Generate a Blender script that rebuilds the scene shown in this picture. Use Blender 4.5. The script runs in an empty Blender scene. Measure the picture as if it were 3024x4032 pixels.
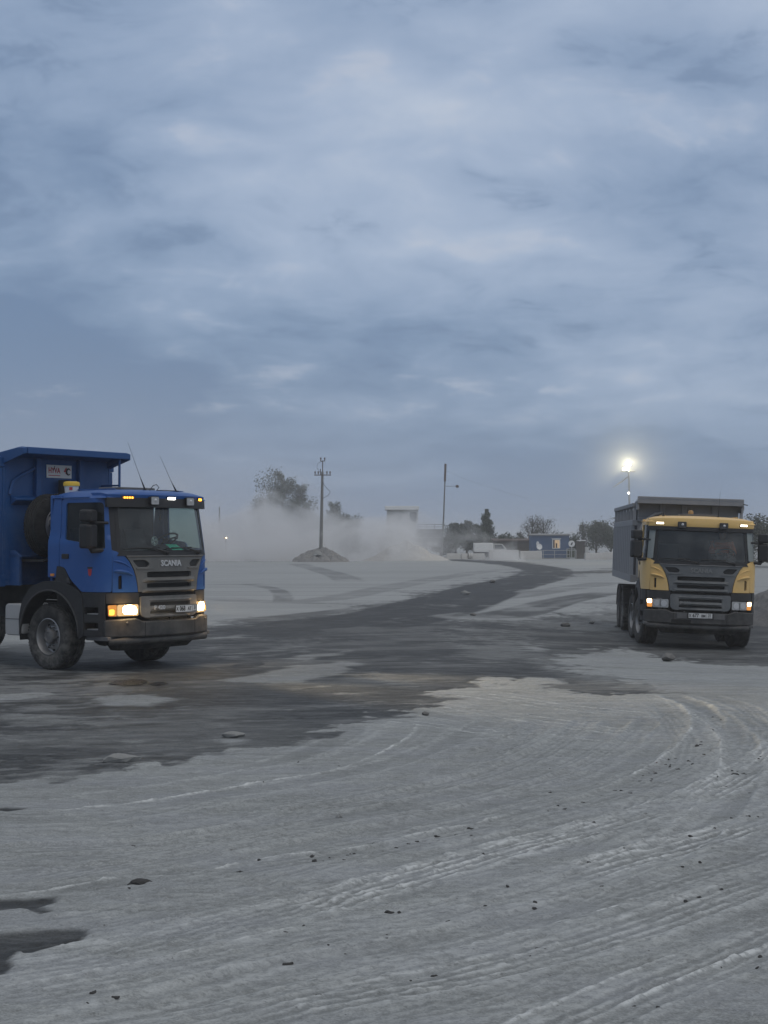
import bpy, bmesh, math, random
import numpy as np
from math import pi, sin, cos, tan, radians, exp, sqrt
from mathutils import Vector, Matrix
from mathutils.geometry import delaunay_2d_cdt

sc = bpy.context.scene
C = sc.collection
random.seed(7)
rng = np.random.default_rng(11)

# ------------------------------------------------------------------ camera
CAM_H = 2.15
cam_d = bpy.data.cameras.new('camera')
cam = bpy.data.objects.new('camera', cam_d); C.objects.link(cam)
cam.location = (0, 0, CAM_H)
cam.rotation_euler = (radians(90 + 1.041), 0, 0)
cam_d.sensor_fit = 'HORIZONTAL'; cam_d.sensor_width = 36.0
cam_d.lens = 36.0 * 6000.0 / 3024.0
cam_d.clip_start = 0.1; cam_d.clip_end = 6000
sc.camera = cam

# ------------------------------------------------------------------ exposure and render settings
vs = sc.view_settings
vs.view_transform = 'Standard'; vs.look = 'None'; vs.exposure = 0.0; vs.gamma = 1.0; vs.use_curve_mapping = False
sc.render.engine = 'CYCLES'
cy = sc.cycles
cy.use_denoising = True
cy.max_bounces = 8; cy.diffuse_bounces = 3; cy.glossy_bounces = 3; cy.transmission_bounces = 6
cy.transparent_max_bounces = 16; cy.volume_bounces = 2
cy.volume_step_rate = 0.6; cy.volume_max_steps = 128
cy.sample_clamp_indirect = 3.0
cy.caustics_reflective = False; cy.caustics_refractive = False

# ------------------------------------------------------------------ node helper
class NT:
    def __init__(s, tree): s.t = tree; s.n = tree.nodes; s.l = tree.links; s.n.clear()
    def add(s, typ, **kw):
        n = s.n.new(typ)
        for k, v in kw.items(): setattr(n, k, v)
        return n
    def put(s, sock, v):
        if isinstance(v, bpy.types.NodeSocket): s.l.new(v, sock)
        elif v is not None:
            if isinstance(v, (tuple, list)) and sock.type == 'RGBA' and len(v) == 3: v = (*v, 1)
            sock.default_value = v
    def math(s, op, a, b=0.0, c=None, clamp=False):
        n = s.add('ShaderNodeMath', operation=op, use_clamp=clamp)
        s.put(n.inputs[0], a); s.put(n.inputs[1], b)
        if c is not None: s.put(n.inputs[2], c)
        return n.outputs[0]
    def vmath(s, op, a, b=(0, 0, 0)):
        n = s.add('ShaderNodeVectorMath', operation=op); s.put(n.inputs[0], a); s.put(n.inputs[1], b)
        return n.outputs[0]
    def noise(s, vec, scale, detail=4, rough=0.55, dist=0.0):
        n = s.add('ShaderNodeTexNoise'); s.put(n.inputs['Vector'], vec)
        n.inputs['Scale'].default_value = scale; n.inputs['Detail'].default_value = detail
        n.inputs['Roughness'].default_value = rough; n.inputs['Distortion'].default_value = dist
        return n.outputs['Fac']
    def ramp(s, fac, stops, interp='LINEAR'):
        n = s.add('ShaderNodeValToRGB'); r = n.color_ramp; r.interpolation = interp
        while len(r.elements) < len(stops): r.elements.new(0.5)
        for e, (p, c) in zip(r.elements, stops):
            e.position = p; e.color = (*c, 1) if isinstance(c, tuple) else (c, c, c, 1)
        s.put(n.inputs[0], fac); return n.outputs[0]
    def mix(s, fac, a, b, mode='MIX'):
        n = s.add('ShaderNodeMix', data_type='RGBA', blend_type=mode)
        s.put(n.inputs[0], fac); s.put(n.inputs[6], a); s.put(n.inputs[7], b); return n.outputs[2]
    def maprange(s, v, a, b, c=0.0, d=1.0, smooth=True):
        n = s.add('ShaderNodeMapRange', interpolation_type='SMOOTHSTEP' if smooth else 'LINEAR')
        for i, x in enumerate((v, a, b, c, d)): s.put(n.inputs[i], x)
        return n.outputs[0]

# ------------------------------------------------------------------ sky: dusk overcast, broken stratocumulus
SUN_EL, SUN_ROT = radians(24), radians(150)
world = bpy.data.worlds.new('World'); sc.world = world; world.use_nodes = True
W = NT(world.node_tree)
tc = W.add('ShaderNodeTexCoord'); D = tc.outputs['Generated']
sky = W.add('ShaderNodeTexSky', sky_type='NISHITA'); sky.sun_disc = False
sky.sun_elevation = SUN_EL; sky.sun_rotation = SUN_ROT
sep = W.add('ShaderNodeSeparateXYZ'); W.put(sep.inputs[0], D); dz = sep.outputs[2]; dx = sep.outputs[0]
# clouds lie on a level sheet: bands flatten towards the horizon
den = W.math('ADD', W.math('ABSOLUTE', dz), 0.30)
pl = W.add('ShaderNodeCombineXYZ')
W.put(pl.inputs[0], W.math('DIVIDE', dx, den)); W.put(pl.inputs[1], W.math('DIVIDE', sep.outputs[1], den)); pl.inputs[2].default_value = 8.7
P0 = pl.outputs[0]
mp = W.add('ShaderNodeMapping'); mp.inputs['Rotation'].default_value = (0, 0, radians(14)); mp.inputs['Scale'].default_value = (1.0, 1.1, 1)
W.put(mp.inputs['Vector'], P0); P1 = mp.outputs[0]
wob = W.add('ShaderNodeTexNoise'); W.put(wob.inputs['Vector'], P1); wob.inputs['Scale'].default_value = 2.4; wob.inputs['Detail'].default_value = 4
P2 = W.vmath('ADD', P1, W.vmath('MULTIPLY', W.vmath('SUBTRACT', wob.outputs['Color'], (0.5, 0.5, 0.5)), (0.24, 0.24, 0.24)))
big = W.noise(P2, 1.25, 3, 0.5)
mid = W.noise(P2, 3.1, 6, 0.52, 0.15)
fine = W.noise(P2, 10.0, 7, 0.58, 0.25)
cl = W.math('ADD', W.math('ADD', W.math('MULTIPLY', big, 0.51), W.math('MULTIPLY', mid, 0.36)), W.math('MULTIPLY', fine, 0.13))
# the sheet thins and brightens towards the zenith
up = W.maprange(dz, -0.02, 0.38, smooth=False)
cl2 = W.math('ADD', cl, W.math('MULTIPLY', W.math('SUBTRACT', W.math('ADD', up, W.math('MULTIPLY', dx, 0.75)), 0.52), 0.24))
cloud = W.ramp(cl2, [(0.39, (0.166, 0.246, 0.398)), (0.465, (0.228, 0.318, 0.476)), (0.535, (0.312, 0.406, 0.570)), (0.61, (0.408, 0.500, 0.660)), (0.71, (0.565, 0.638, 0.760))], 'LINEAR')
# lit edges where the sheet breaks: thin pale warm-grey streaks
edge = W.math('MULTIPLY', W.math('MULTIPLY', W.maprange(fine, 0.50, 0.70), W.maprange(mid, 0.50, 0.62)), W.maprange(dz, 0.02, 0.09))
cloud = W.mix(W.math('MULTIPLY', edge, 0.42), cloud, (0.56, 0.595, 0.69))
belly = W.math('MULTIPLY', W.maprange(fine, 0.50, 0.34), W.maprange(mid, 0.52, 0.42))
cloud = W.mix(W.math('MULTIPLY', belly, 0.36), cloud, (0.165, 0.235, 0.37))
cloud = W.mix(W.math('MULTIPLY', W.maprange(dz, 0.13, 0.0), 0.62), cloud, (0.222, 0.305, 0.455))
zen = W.maprange(dz, 0.36, 0.75)
cloud = W.mix(W.math('MULTIPLY', zen, 0.9), cloud, (0.60, 0.61, 0.64))
lil = W.math('MULTIPLY', W.maprange(dx, 0.20, -0.25), W.maprange(dz, 0.15, 0.0))
cloud = W.mix(W.math('MULTIPLY', lil, 0.4), cloud, (0.315, 0.335, 0.425))
cloud10 = W.mix(1.0, cloud, (10.0, 10.0, 10.0), 'MULTIPLY')
skymix = W.mix(0.93, sky.outputs[0], cloud10)
bg = W.add('ShaderNodeBackground'); W.put(bg.inputs['Color'], skymix); bg.inputs['Strength'].default_value = 0.093
wo = W.add('ShaderNodeOutputWorld'); W.l.new(bg.outputs[0], wo.inputs['Surface'])

sun_d = bpy.data.lights.new('sun', 'SUN'); sun_d.energy = 0.5; sun_d.angle = radians(40); sun_d.color = (1.0, 0.93, 0.86)
sun = bpy.data.objects.new('sun', sun_d); C.objects.link(sun); sun.location = (0, 0, 60)
sun.rotation_euler = (pi / 2 - radians(62), 0, radians(180) - SUN_ROT)

# ------------------------------------------------------------------ materials
def new_mat(name):
    m = bpy.data.materials.new(name); m.use_nodes = True
    return m, NT(m.node_tree)

DUSTC = (0.36, 0.345, 0.315)
def paint(name, col, rough=0.45, metal=0.0, coat=0.0, dirt=0.35, dirt_z=(0.5, 2.6), var=0.12, spec=0.5, nscale=3.0, bump=0.0):
    """A surface with uneven tone, and dust that gathers in patches and low down (in the thing's own coordinates)."""
    m, N = new_mat(name)
    t = N.add('ShaderNodeTexCoord').outputs['Object']
    n1 = N.noise(t, nscale, 6, 0.6); n2 = N.noise(t, nscale * 6, 4, 0.6)
    f = N.math('ADD', N.math('MULTIPLY', n1, 0.7), N.math('MULTIPLY', n2, 0.3))
    c = N.mix(f, tuple(x * (1 - var) for x in col), tuple(min(1, x * (1 + var)) for x in col))
    fac = None
    if dirt > 0:
        s = N.add('ShaderNodeSeparateXYZ'); N.put(s.inputs[0], t)
        low = N.maprange(s.outputs[2], dirt_z[1], dirt_z[0], 0.25, 1.0)
        d = N.maprange(N.math('ADD', N.math('MULTIPLY', n1, 0.6), N.math('MULTIPLY', N.noise(t, nscale * 2.3, 7, 0.68), 0.4)), 0.36, 0.66)
        fac = N.math('MULTIPLY', N.math('MULTIPLY', d, low), dirt)
        c = N.mix(fac, c, DUSTC)
    b = N.add('ShaderNodeBsdfPrincipled'); N.put(b.inputs['Base Color'], c)
    r = N.math('ADD', rough, N.math('MULTIPLY', f, 0.12))
    if fac is not None: r = N.math('ADD', r, N.math('MULTIPLY', fac, 0.4), clamp=True)
    N.put(b.inputs['Roughness'], r)
    b.inputs['Metallic'].default_value = metal; b.inputs['Specular IOR Level'].default_value = spec
    b.inputs['Coat Weight'].default_value = coat; b.inputs['Coat Roughness'].default_value = 0.12
    if bump:
        bp = N.add('ShaderNodeBump'); bp.inputs['Strength'].default_value = bump; bp.inputs['Distance'].default_value = 0.02
        N.put(bp.inputs['Height'], N.noise(t, nscale * 8, 5, 0.6)); N.l.new(bp.outputs[0], b.inputs['Normal'])
    o = N.add('ShaderNodeOutputMaterial'); N.l.new(b.outputs[0], o.inputs[0])
    return m

def emit(name, col, strength):
    m, N = new_mat(name)
    t = N.add('ShaderNodeTexCoord').outputs['Object']
    e = N.add('ShaderNodeEmission'); N.put(e.inputs[0], col)
    N.put(e.inputs[1], N.math('MULTIPLY', strength, N.math('ADD', 0.8, N.math('MULTIPLY', N.noise(t, 20, 2), 0.4))))
    o = N.add('ShaderNodeOutputMaterial'); N.l.new(e.outputs[0], o.inputs[0]); return m

def glass(name, tint, dust=0.06, refl=1.0):
    """Clear sheet: what is behind shows through, the sky mirrors on top, a pale film of dust and painted reflection lies over it."""
    m, N = new_mat(name)
    t = N.add('ShaderNodeTexCoord').outputs['Object']
    tr = N.add('ShaderNodeBsdfTransparent'); N.put(tr.inputs[0], tint)
    gl = N.add('ShaderNodeBsdfGlossy'); gl.inputs['Roughness'].default_value = 0.03
    fr = N.add('ShaderNodeFresnel'); fr.inputs[0].default_value = 1.52
    m1 = N.add('ShaderNodeMixShader'); N.put(m1.inputs[0], N.math('MULTIPLY', N.math('MULTIPLY', fr.outputs[0], refl), N.math('SUBTRACT', 1.0, N.add('ShaderNodeNewGeometry').outputs['Backfacing']), clamp=True))
    N.l.new(tr.outputs[0], m1.inputs[1]); N.l.new(gl.outputs[0], m1.inputs[2])
    df = N.add('ShaderNodeBsdfDiffuse'); N.put(df.inputs[0], (0.4, 0.4, 0.38))
    m2 = N.add('ShaderNodeMixShader'); N.put(m2.inputs[0], N.math('MULTIPLY', N.maprange(N.noise(t, 2.2, 6, 0.65), 0.3, 0.8), dust))
    N.l.new(m1.outputs[0], m2.inputs[1]); N.l.new(df.outputs[0], m2.inputs[2])
    o = N.add('ShaderNodeOutputMaterial'); N.l.new(m2.outputs[0], o.inputs[0]); return m

M = {}
M['blue'] = paint('blue_paint', (0.003, 0.075, 0.29), 0.42, coat=0.15, dirt=0.07, dirt_z=(1.0, 1.9))
M['blue_body'] = paint('blue_body_paint', (0.003, 0.062, 0.21), 0.5, coat=0.0, dirt=0.12, dirt_z=(1.2, 3.6))
M['yellow'] = paint('yellow_paint', (0.80, 0.52, 0.17), 0.45, coat=0.2, dirt=0.28, dirt_z=(1.0, 2.2))
M['grille_grey'] = paint('grey_grille_paint', (0.115, 0.115, 0.108), 0.42, dirt=0.30, dirt_z=(0.8, 2.2), spec=0.6)
M['grille_dark'] = paint('dark_grille_paint', (0.105, 0.115, 0.12), 0.42, dirt=0.28, dirt_z=(0.8, 2.2), spec=0.6)
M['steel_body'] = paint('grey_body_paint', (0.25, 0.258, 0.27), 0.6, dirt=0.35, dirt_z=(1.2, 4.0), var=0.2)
M['steel_wall_shade'] = paint('shaded_grey_wall', (0.04, 0.043, 0.05), 0.7, dirt=0.08)  # wall darkened to paint in the shade between the ribs
M['steel_rib'] = paint('lightened_grey_ribs', (0.34, 0.35, 0.365), 0.6, dirt=0.25)  # ribs and posts lightened to stand out from the painted shade
M['black'] = paint('black_plastic', (0.012, 0.012, 0.013), 0.5, dirt=0.07, dirt_z=(0.3, 1.8))
M['bumper'] = paint('bumper_plastic', (0.022, 0.022, 0.022), 0.5, dirt=0.22, dirt_z=(0.3, 1.2))
M['deep'] = paint('dark_recess', (0.005, 0.005, 0.005), 0.8, dirt=0.03)
M['mesh'] = paint('grille_mesh', (0.014, 0.014, 0.014), 0.7, dirt=0.1, dirt_z=(0.5, 2.0))
M['inside'] = paint('cab_lining', (0.022, 0.022, 0.022), 0.8, dirt=0.0)
M['seat'] = paint('seat_cloth', (0.03, 0.032, 0.035), 0.9, dirt=0.0)
M['rubber'] = paint('tyre_rubber', (0.026, 0.026, 0.025), 0.85, dirt=0.40, dirt_z=(-0.3, 0.6), spec=0.3, nscale=5, bump=0.3)
M['rubber_clean'] = paint('spare_rubber', (0.014, 0.014, 0.014), 0.8, dirt=0.06, spec=0.3, nscale=5, bump=0.3)
M['rim'] = paint('wheel_steel', (0.36, 0.36, 0.36), 0.38, metal=0.75, dirt=0.4, dirt_z=(-0.3, 0.5), nscale=8)
M['rimdark'] = paint('rim_painted_dark', (0.12, 0.12, 0.12), 0.6, metal=0.3, dirt=0.6, dirt_z=(-0.3, 0.5), nscale=8)
M['alu'] = paint('dull_aluminium', (0.46, 0.46, 0.45), 0.5, metal=0.4, dirt=0.4, dirt_z=(0.3, 1.2))
M['plastic_grey'] = paint('pale_grey_plastic', (0.26, 0.29, 0.28), 0.4, dirt=0.15)
M['chrome'] = paint('badge_metal', (0.62, 0.62, 0.62), 0.35, metal=0.4, dirt=0.2)
M['badge_worn'] = paint('worn_badge', (0.20, 0.21, 0.21), 0.5, metal=0.2, dirt=0.4)
M['chassis'] = paint('chassis_paint', (0.013, 0.013, 0.013), 0.7, dirt=0.2, dirt_z=(0.2, 1.3))
M['white'] = paint('white_plastic', (0.72, 0.72, 0.70), 0.5, dirt=0.15)
M['platewhite'] = paint('plate_white', (0.66, 0.66, 0.64), 0.5, dirt=0.18, dirt_z=(0.0, 3.0))
M['ink'] = paint('black_ink', (0.015, 0.015, 0.015), 0.5, dirt=0)
M['red'] = paint('red_print', (0.42, 0.03, 0.04), 0.5, dirt=0.05)
M['amber_refl'] = paint('amber_reflector', (0.75, 0.27, 0.03), 0.35, dirt=0.2)
M['amber_lens'] = paint('amber_lens', (0.45, 0.22, 0.03), 0.3, dirt=0.3)
M['lamp_glass'] = paint('lamp_glass', (0.42, 0.43, 0.43), 0.15, dirt=0.25, spec=0.8)
M['bucket_yellow'] = paint('yellow_lid', (0.72, 0.47, 0.03), 0.45, dirt=0.1)
M['green'] = paint('green_card', (0.05, 0.55, 0.36), 0.6, dirt=0)
M['orange'] = paint('orange_vest', (0.75, 0.16, 0.05), 0.8, dirt=0)
M['skin'] = paint('skin', (0.42, 0.24, 0.16), 0.6, dirt=0)
M['hair'] = paint('dark_hair', (0.02, 0.015, 0.012), 0.7, dirt=0)
M['glass'] = glass('windscreen_glass', (0.80, 0.87, 0.85), 0.12, 1.0)  # film raised to add the grey of the reflected sky
M['glass_side'] = glass('side_glass', (0.72, 0.77, 0.75), 0.03, 0.7)
M['glass_dark'] = glass('dust_glare_glass', (0.80, 0.86, 0.86), 0.14, 1.0)  # dust film thickened to paint a sky reflection on the pane
M['headlamp_on'] = emit('lit_headlamp', (1.0, 0.74, 0.36), 45.0)
M['headlamp_dim'] = emit('headlamp_reflector_glow', (1.0, 0.62, 0.27), 0.9)
M['amber_on'] = emit('lit_amber_lamp', (1.0, 0.36, 0.03), 6.0)
M['amber_soft'] = emit('lit_amber_indicator', (1.0, 0.40, 0.09), 0.75)
M['white_on'] = emit('lit_white_lamp', (1.0, 0.98, 0.93), 9.0)
M['warm_on'] = emit('lit_warm_lamp', (1.0, 0.80, 0.48), 8.0)
M['flood_on'] = emit('lit_floodlight', (1.0, 0.97, 0.85), 120.0)

# ------------------------------------------------------------------ mesh building
def tag(o, label=None, cat=None, group=None, kind=None):
    for k, v in (('label', label), ('category', cat), ('group', group), ('kind', kind)):
        if v: o[k] = v
    return o
def link_mesh(name, me, mat=None, parent=None):
    o = bpy.data.objects.new(name, me); C.objects.link(o)
    if mat is not None and len(me.materials) == 0: me.materials.append(mat)
    if parent is not None: o.parent = parent
    return o
def empty(name, loc=(0, 0, 0), rot=(0, 0, 0), parent=None):
    o = bpy.data.objects.new(name, None); C.objects.link(o); o.location = loc; o.rotation_euler = rot
    o.empty_display_size = 0.2
    if parent is not None: o.parent = parent
    return o
def copy_tree(o, parent=None):
    c = o.copy(); C.objects.link(c); c.parent = parent
    for ch in list(o.children): copy_tree(ch, c)
    return c

def axes(d):
    d = Vector(d).normalized(); a = Vector((0, 0, 1)) if abs(d.z) < 0.9 else Vector((1, 0, 0))
    x = a.cross(d).normalized(); return x, d.cross(x), d

class MB:
    def __init__(s): s.v = []; s.f = []
    def add(s, v, f):
        b = len(s.v); s.v += [tuple(p) for p in v]; s.f += [tuple(b + i for i in q) for q in f]; return s
    def box(s, x0, x1, y0, y1, z0, z1):
        v = [(x, y, z) for z in (z0, z1) for y in (y0, y1) for x in (x0, x1)]
        return s.add(v, [(0, 2, 3, 1), (4, 5, 7, 6), (0, 1, 5, 4), (2, 6, 7, 3), (0, 4, 6, 2), (1, 3, 7, 5)])
    def bar(s, p0, p1, w, h, up=(0, 0, 1)):
        p0, p1 = Vector(p0), Vector(p1); d = (p1 - p0).normalized(); up = Vector(up)
        x = d.cross(up); x = x.normalized() if x.length > 1e-5 else Vector((1, 0, 0)); y = x.cross(d)
        v = [p + x * (a * w / 2) + y * (b * h / 2) for p in (p0, p1) for a, b in ((-1, -1), (1, -1), (1, 1), (-1, 1))]
        return s.add(v, [(0, 1, 2, 3), (7, 6, 5, 4), (0, 4, 5, 1), (1, 5, 6, 2), (2, 6, 7, 3), (3, 7, 4, 0)])
    def cyl(s, p0, p1, r0, r1=None, n=12):
        r1 = r0 if r1 is None else r1; x, y, d = axes(Vector(p1) - Vector(p0)); v = []
        for p, r in ((Vector(p0), r0), (Vector(p1), r1)):
            v += [p + (x * cos(2 * pi * i / n) + y * sin(2 * pi * i / n)) * r for i in range(n)]
        f = [(i, (i + 1) % n, n + (i + 1) % n, n + i) for i in range(n)] + [tuple(range(n))[::-1], tuple(range(n, 2 * n))]
        return s.add(v, f)
    def tube(s, pts, r, n=6):
        pts = [Vector(p) for p in pts]; rs = r if isinstance(r, (list, tuple)) else [r] * len(pts); v = []; ref = None
        for i, p in enumerate(pts):
            d = (pts[min(i + 1, len(pts) - 1)] - pts[max(i - 1, 0)]).normalized()
            if ref is None: ref = axes(d)[0]
            x = (ref - d * ref.dot(d)).normalized(); ref = x; y = d.cross(x)
            v += [p + (x * cos(2 * pi * k / n) + y * sin(2 * pi * k / n)) * rs[i] for k in range(n)]
        f = []
        for i in range(len(pts) - 1):
            for k in range(n): f.append((i * n + k, i * n + (k + 1) % n, (i + 1) * n + (k + 1) % n, (i + 1) * n + k))
        f += [tuple(range(n))[::-1], tuple(range((len(pts) - 1) * n, len(pts) * n))]
        return s.add(v, f)
    def lathe(s, prof, c=(0, 0, 0), axis=(0, 0, 1), n=32):
        """prof: (radius, along) pairs"""
        x, y, d = axes(axis); c = Vector(c); v = []; f = []
        for r, a in prof: v += [c + d * a + (x * cos(2 * pi * k / n) + y * sin(2 * pi * k / n)) * r for k in range(n)]
        for i in range(len(prof) - 1):
            for k in range(n): f.append((i * n + k, i * n + (k + 1) % n, (i + 1) * n + (k + 1) % n, (i + 1) * n + k))
        return s.add(v, f)
    def prism(s, poly, fa, fb):
        """poly of 2-D points; fa and fb map a 2-D point to the two faces"""
        n = len(poly)
        return s.add([fa(*p) for p in poly] + [fb(*p) for p in poly], [tuple(range(n))[::-1], tuple(range(n, 2 * n))] + [(i, (i + 1) % n, n + (i + 1) % n, n + i) for i in range(n)])
    def ball(s, c, r, n=12, m=8, sc_=(1, 1, 1)):
        prof = [(r * sin(pi * i / m), -r * cos(pi * i / m)) for i in range(m + 1)]; b = len(s.v)
        s.lathe(prof, (0, 0, 0), (0, 0, 1), n)
        for i in range(b, len(s.v)): p = s.v[i]; s.v[i] = (c[0] + p[0] * sc_[0], c[1] + p[1] * sc_[1], c[2] + p[2] * sc_[2])
        return s
    def build(s, name, mat, parent=None, smooth=False, bevel=0.0, kind=None, seg=2):
        me = bpy.data.meshes.new(name); me.from_pydata(s.v, [], s.f)
        bm = bmesh.new(); bm.from_mesh(me); bmesh.ops.remove_doubles(bm, verts=bm.verts, dist=1e-5); bmesh.ops.recalc_face_normals(bm, faces=bm.faces); bm.to_mesh(me); bm.free()
        o = link_mesh(name, me, mat, parent)
        if smooth:
            me.shade_smooth(); me.set_sharp_from_angle(angle=radians(38))
        if bevel:
            b = o.modifiers.new('bevel', 'BEVEL'); b.width = bevel; b.segments = seg; b.limit_method = 'ANGLE'; b.angle_limit = radians(40)
            me.shade_smooth() if smooth else None
        if kind: o['kind'] = kind
        return o

def fillet(poly, r, n=4):
    """round the corners of a 2-D outline; r a number or one per corner"""
    out = []; k = len(poly); rr = r if isinstance(r, (list, tuple)) else [r] * k
    for i in range(k):
        p, a, b = Vector(poly[i]), Vector(poly[i - 1]), Vector(poly[(i + 1) % k])
        if rr[i] <= 0: out.append(tuple(p)); continue
        da, db = (a - p), (b - p); q = min(rr[i], da.length * 0.49, db.length * 0.49)
        s0, s1 = p + da.normalized() * q, p + db.normalized() * q
        for j in range(n + 1):
            t = j / n; out.append(tuple(s0 * (1 - t) ** 2 + p * (2 * t * (1 - t)) + s1 * t ** 2))
    return out

def inside(p, poly):
    x, y = p; c = False; j = len(poly) - 1
    for i in range(len(poly)):
        xi, yi = poly[i]; xj, yj = poly[j]
        if (yi > y) != (yj > y) and x < (xj - xi) * (y - yi) / (yj - yi) + xi: c = not c
        j = i
    return c

def resample(poly, res):
    out = []
    for i in range(len(poly)):
        a, b = Vector(poly[i]), Vector(poly[(i + 1) % len(poly)]); n = max(1, int(math.ceil((b - a).length / res)))
        out += [tuple(a.lerp(b, k / n)) for k in range(n)]
    return out

def panel(name, outline, surf, mat, parent, holes=(), thick=0.03, off=0.0, res=0.09, bevel=0.0, smooth=True):
    """A sheet of the given outline laid on a curved surface surf(s, z, offset), with openings and real thickness."""
    loops = [resample(outline, res)] + [resample(h, res) for h in holes]
    pts = []; edges = []
    for lp in loops:
        b = len(pts); pts += [Vector(p) for p in lp]; edges += [(b + i, b + (i + 1) % len(lp)) for i in range(len(lp))]
    xs = [p[0] for p in loops[0]]; ys = [p[1] for p in loops[0]]
    gx = np.arange(min(xs) + res * .5, max(xs), res); gy = np.arange(min(ys) + res * .5, max(ys), res)
    bp = np.array([p for lp in loops for p in lp])
    for x in gx:
        for y in gy:
            if inside((x, y), loops[0]) and not any(inside((x, y), h) for h in loops[1:]) and ((bp - (x, y)) ** 2).sum(1).min() > (res * .45) ** 2: pts.append(Vector((x, y)))
    V, _, F, _, _, _ = delaunay_2d_cdt(pts, edges, [], 0, 1e-6)
    tris = []
    for f in F:
        c = sum((V[i] for i in f), Vector((0, 0))) / len(f)
        if not inside(c, loops[0]) or any(inside(c, h) for h in loops[1:]): continue
        a = ((V[f[1]].x - V[f[0]].x) * (V[f[2]].y - V[f[0]].y) - (V[f[1]].y - V[f[0]].y) * (V[f[2]].x - V[f[0]].x))
        tris.append(tuple(f) if a > 0 else tuple(f)[::-1])
    cnt = {}
    for f in tris:
        for i in range(3):
            e = (f[i], f[(i + 1) % 3]); cnt[e] = 1
    bnd = [e for e in cnt if (e[1], e[0]) not in cnt]
    n = len(V); v = [surf(p.x, p.y, off) for p in V] + [surf(p.x, p.y, off - thick) for p in V]
    f = tris + [tuple(n + i for i in t[::-1]) for t in tris] + [(a, n + a, n + b, b) for a, b in bnd]
    me = bpy.data.meshes.new(name); me.from_pydata([tuple(p) for p in v], [], f)
    if smooth: me.shade_smooth(); me.set_sharp_from_angle(angle=radians(40))
    o = link_mesh(name, me, mat, parent)
    if bevel:
        b = o.modifiers.new('bevel', 'BEVEL'); b.width = bevel; b.segments = 2; b.limit_method = 'ANGLE'; b.angle_limit = radians(55)
    return o

def text(name, body, size, origin, R, U, mat, parent, depth=0.004, xs=1.0, align='CENTER', bold=0.0):
    cu = bpy.data.curves.new(name, 'FONT'); cu.body = body; cu.size = size; cu.align_x = align; cu.align_y = 'CENTER'
    cu.extrude = depth; cu.offset = bold; cu.resolution_u = 3
    t = bpy.data.objects.new(name + '_curve', cu); C.objects.link(t)
    dg = bpy.context.evaluated_depsgraph_get(); me = bpy.data.meshes.new_from_object(t.evaluated_get(dg))
    bpy.data.objects.remove(t); bpy.data.curves.remove(cu)
    R, U = Vector(R).normalized(), Vector(U).normalized(); Nn = R.cross(U); o0 = Vector(origin)
    for vv in me.vertices: p = vv.co.copy(); vv.co = o0 + R * (p.x * xs) + U * p.y + Nn * p.z
    me.name = name; me.materials.clear()
    return link_mesh(name, me, mat, parent)
FLOOD = (1500.0, 600.0); LAMPHALO = 0.024; HAZE = 0.0011; DUST = 0.75
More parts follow.
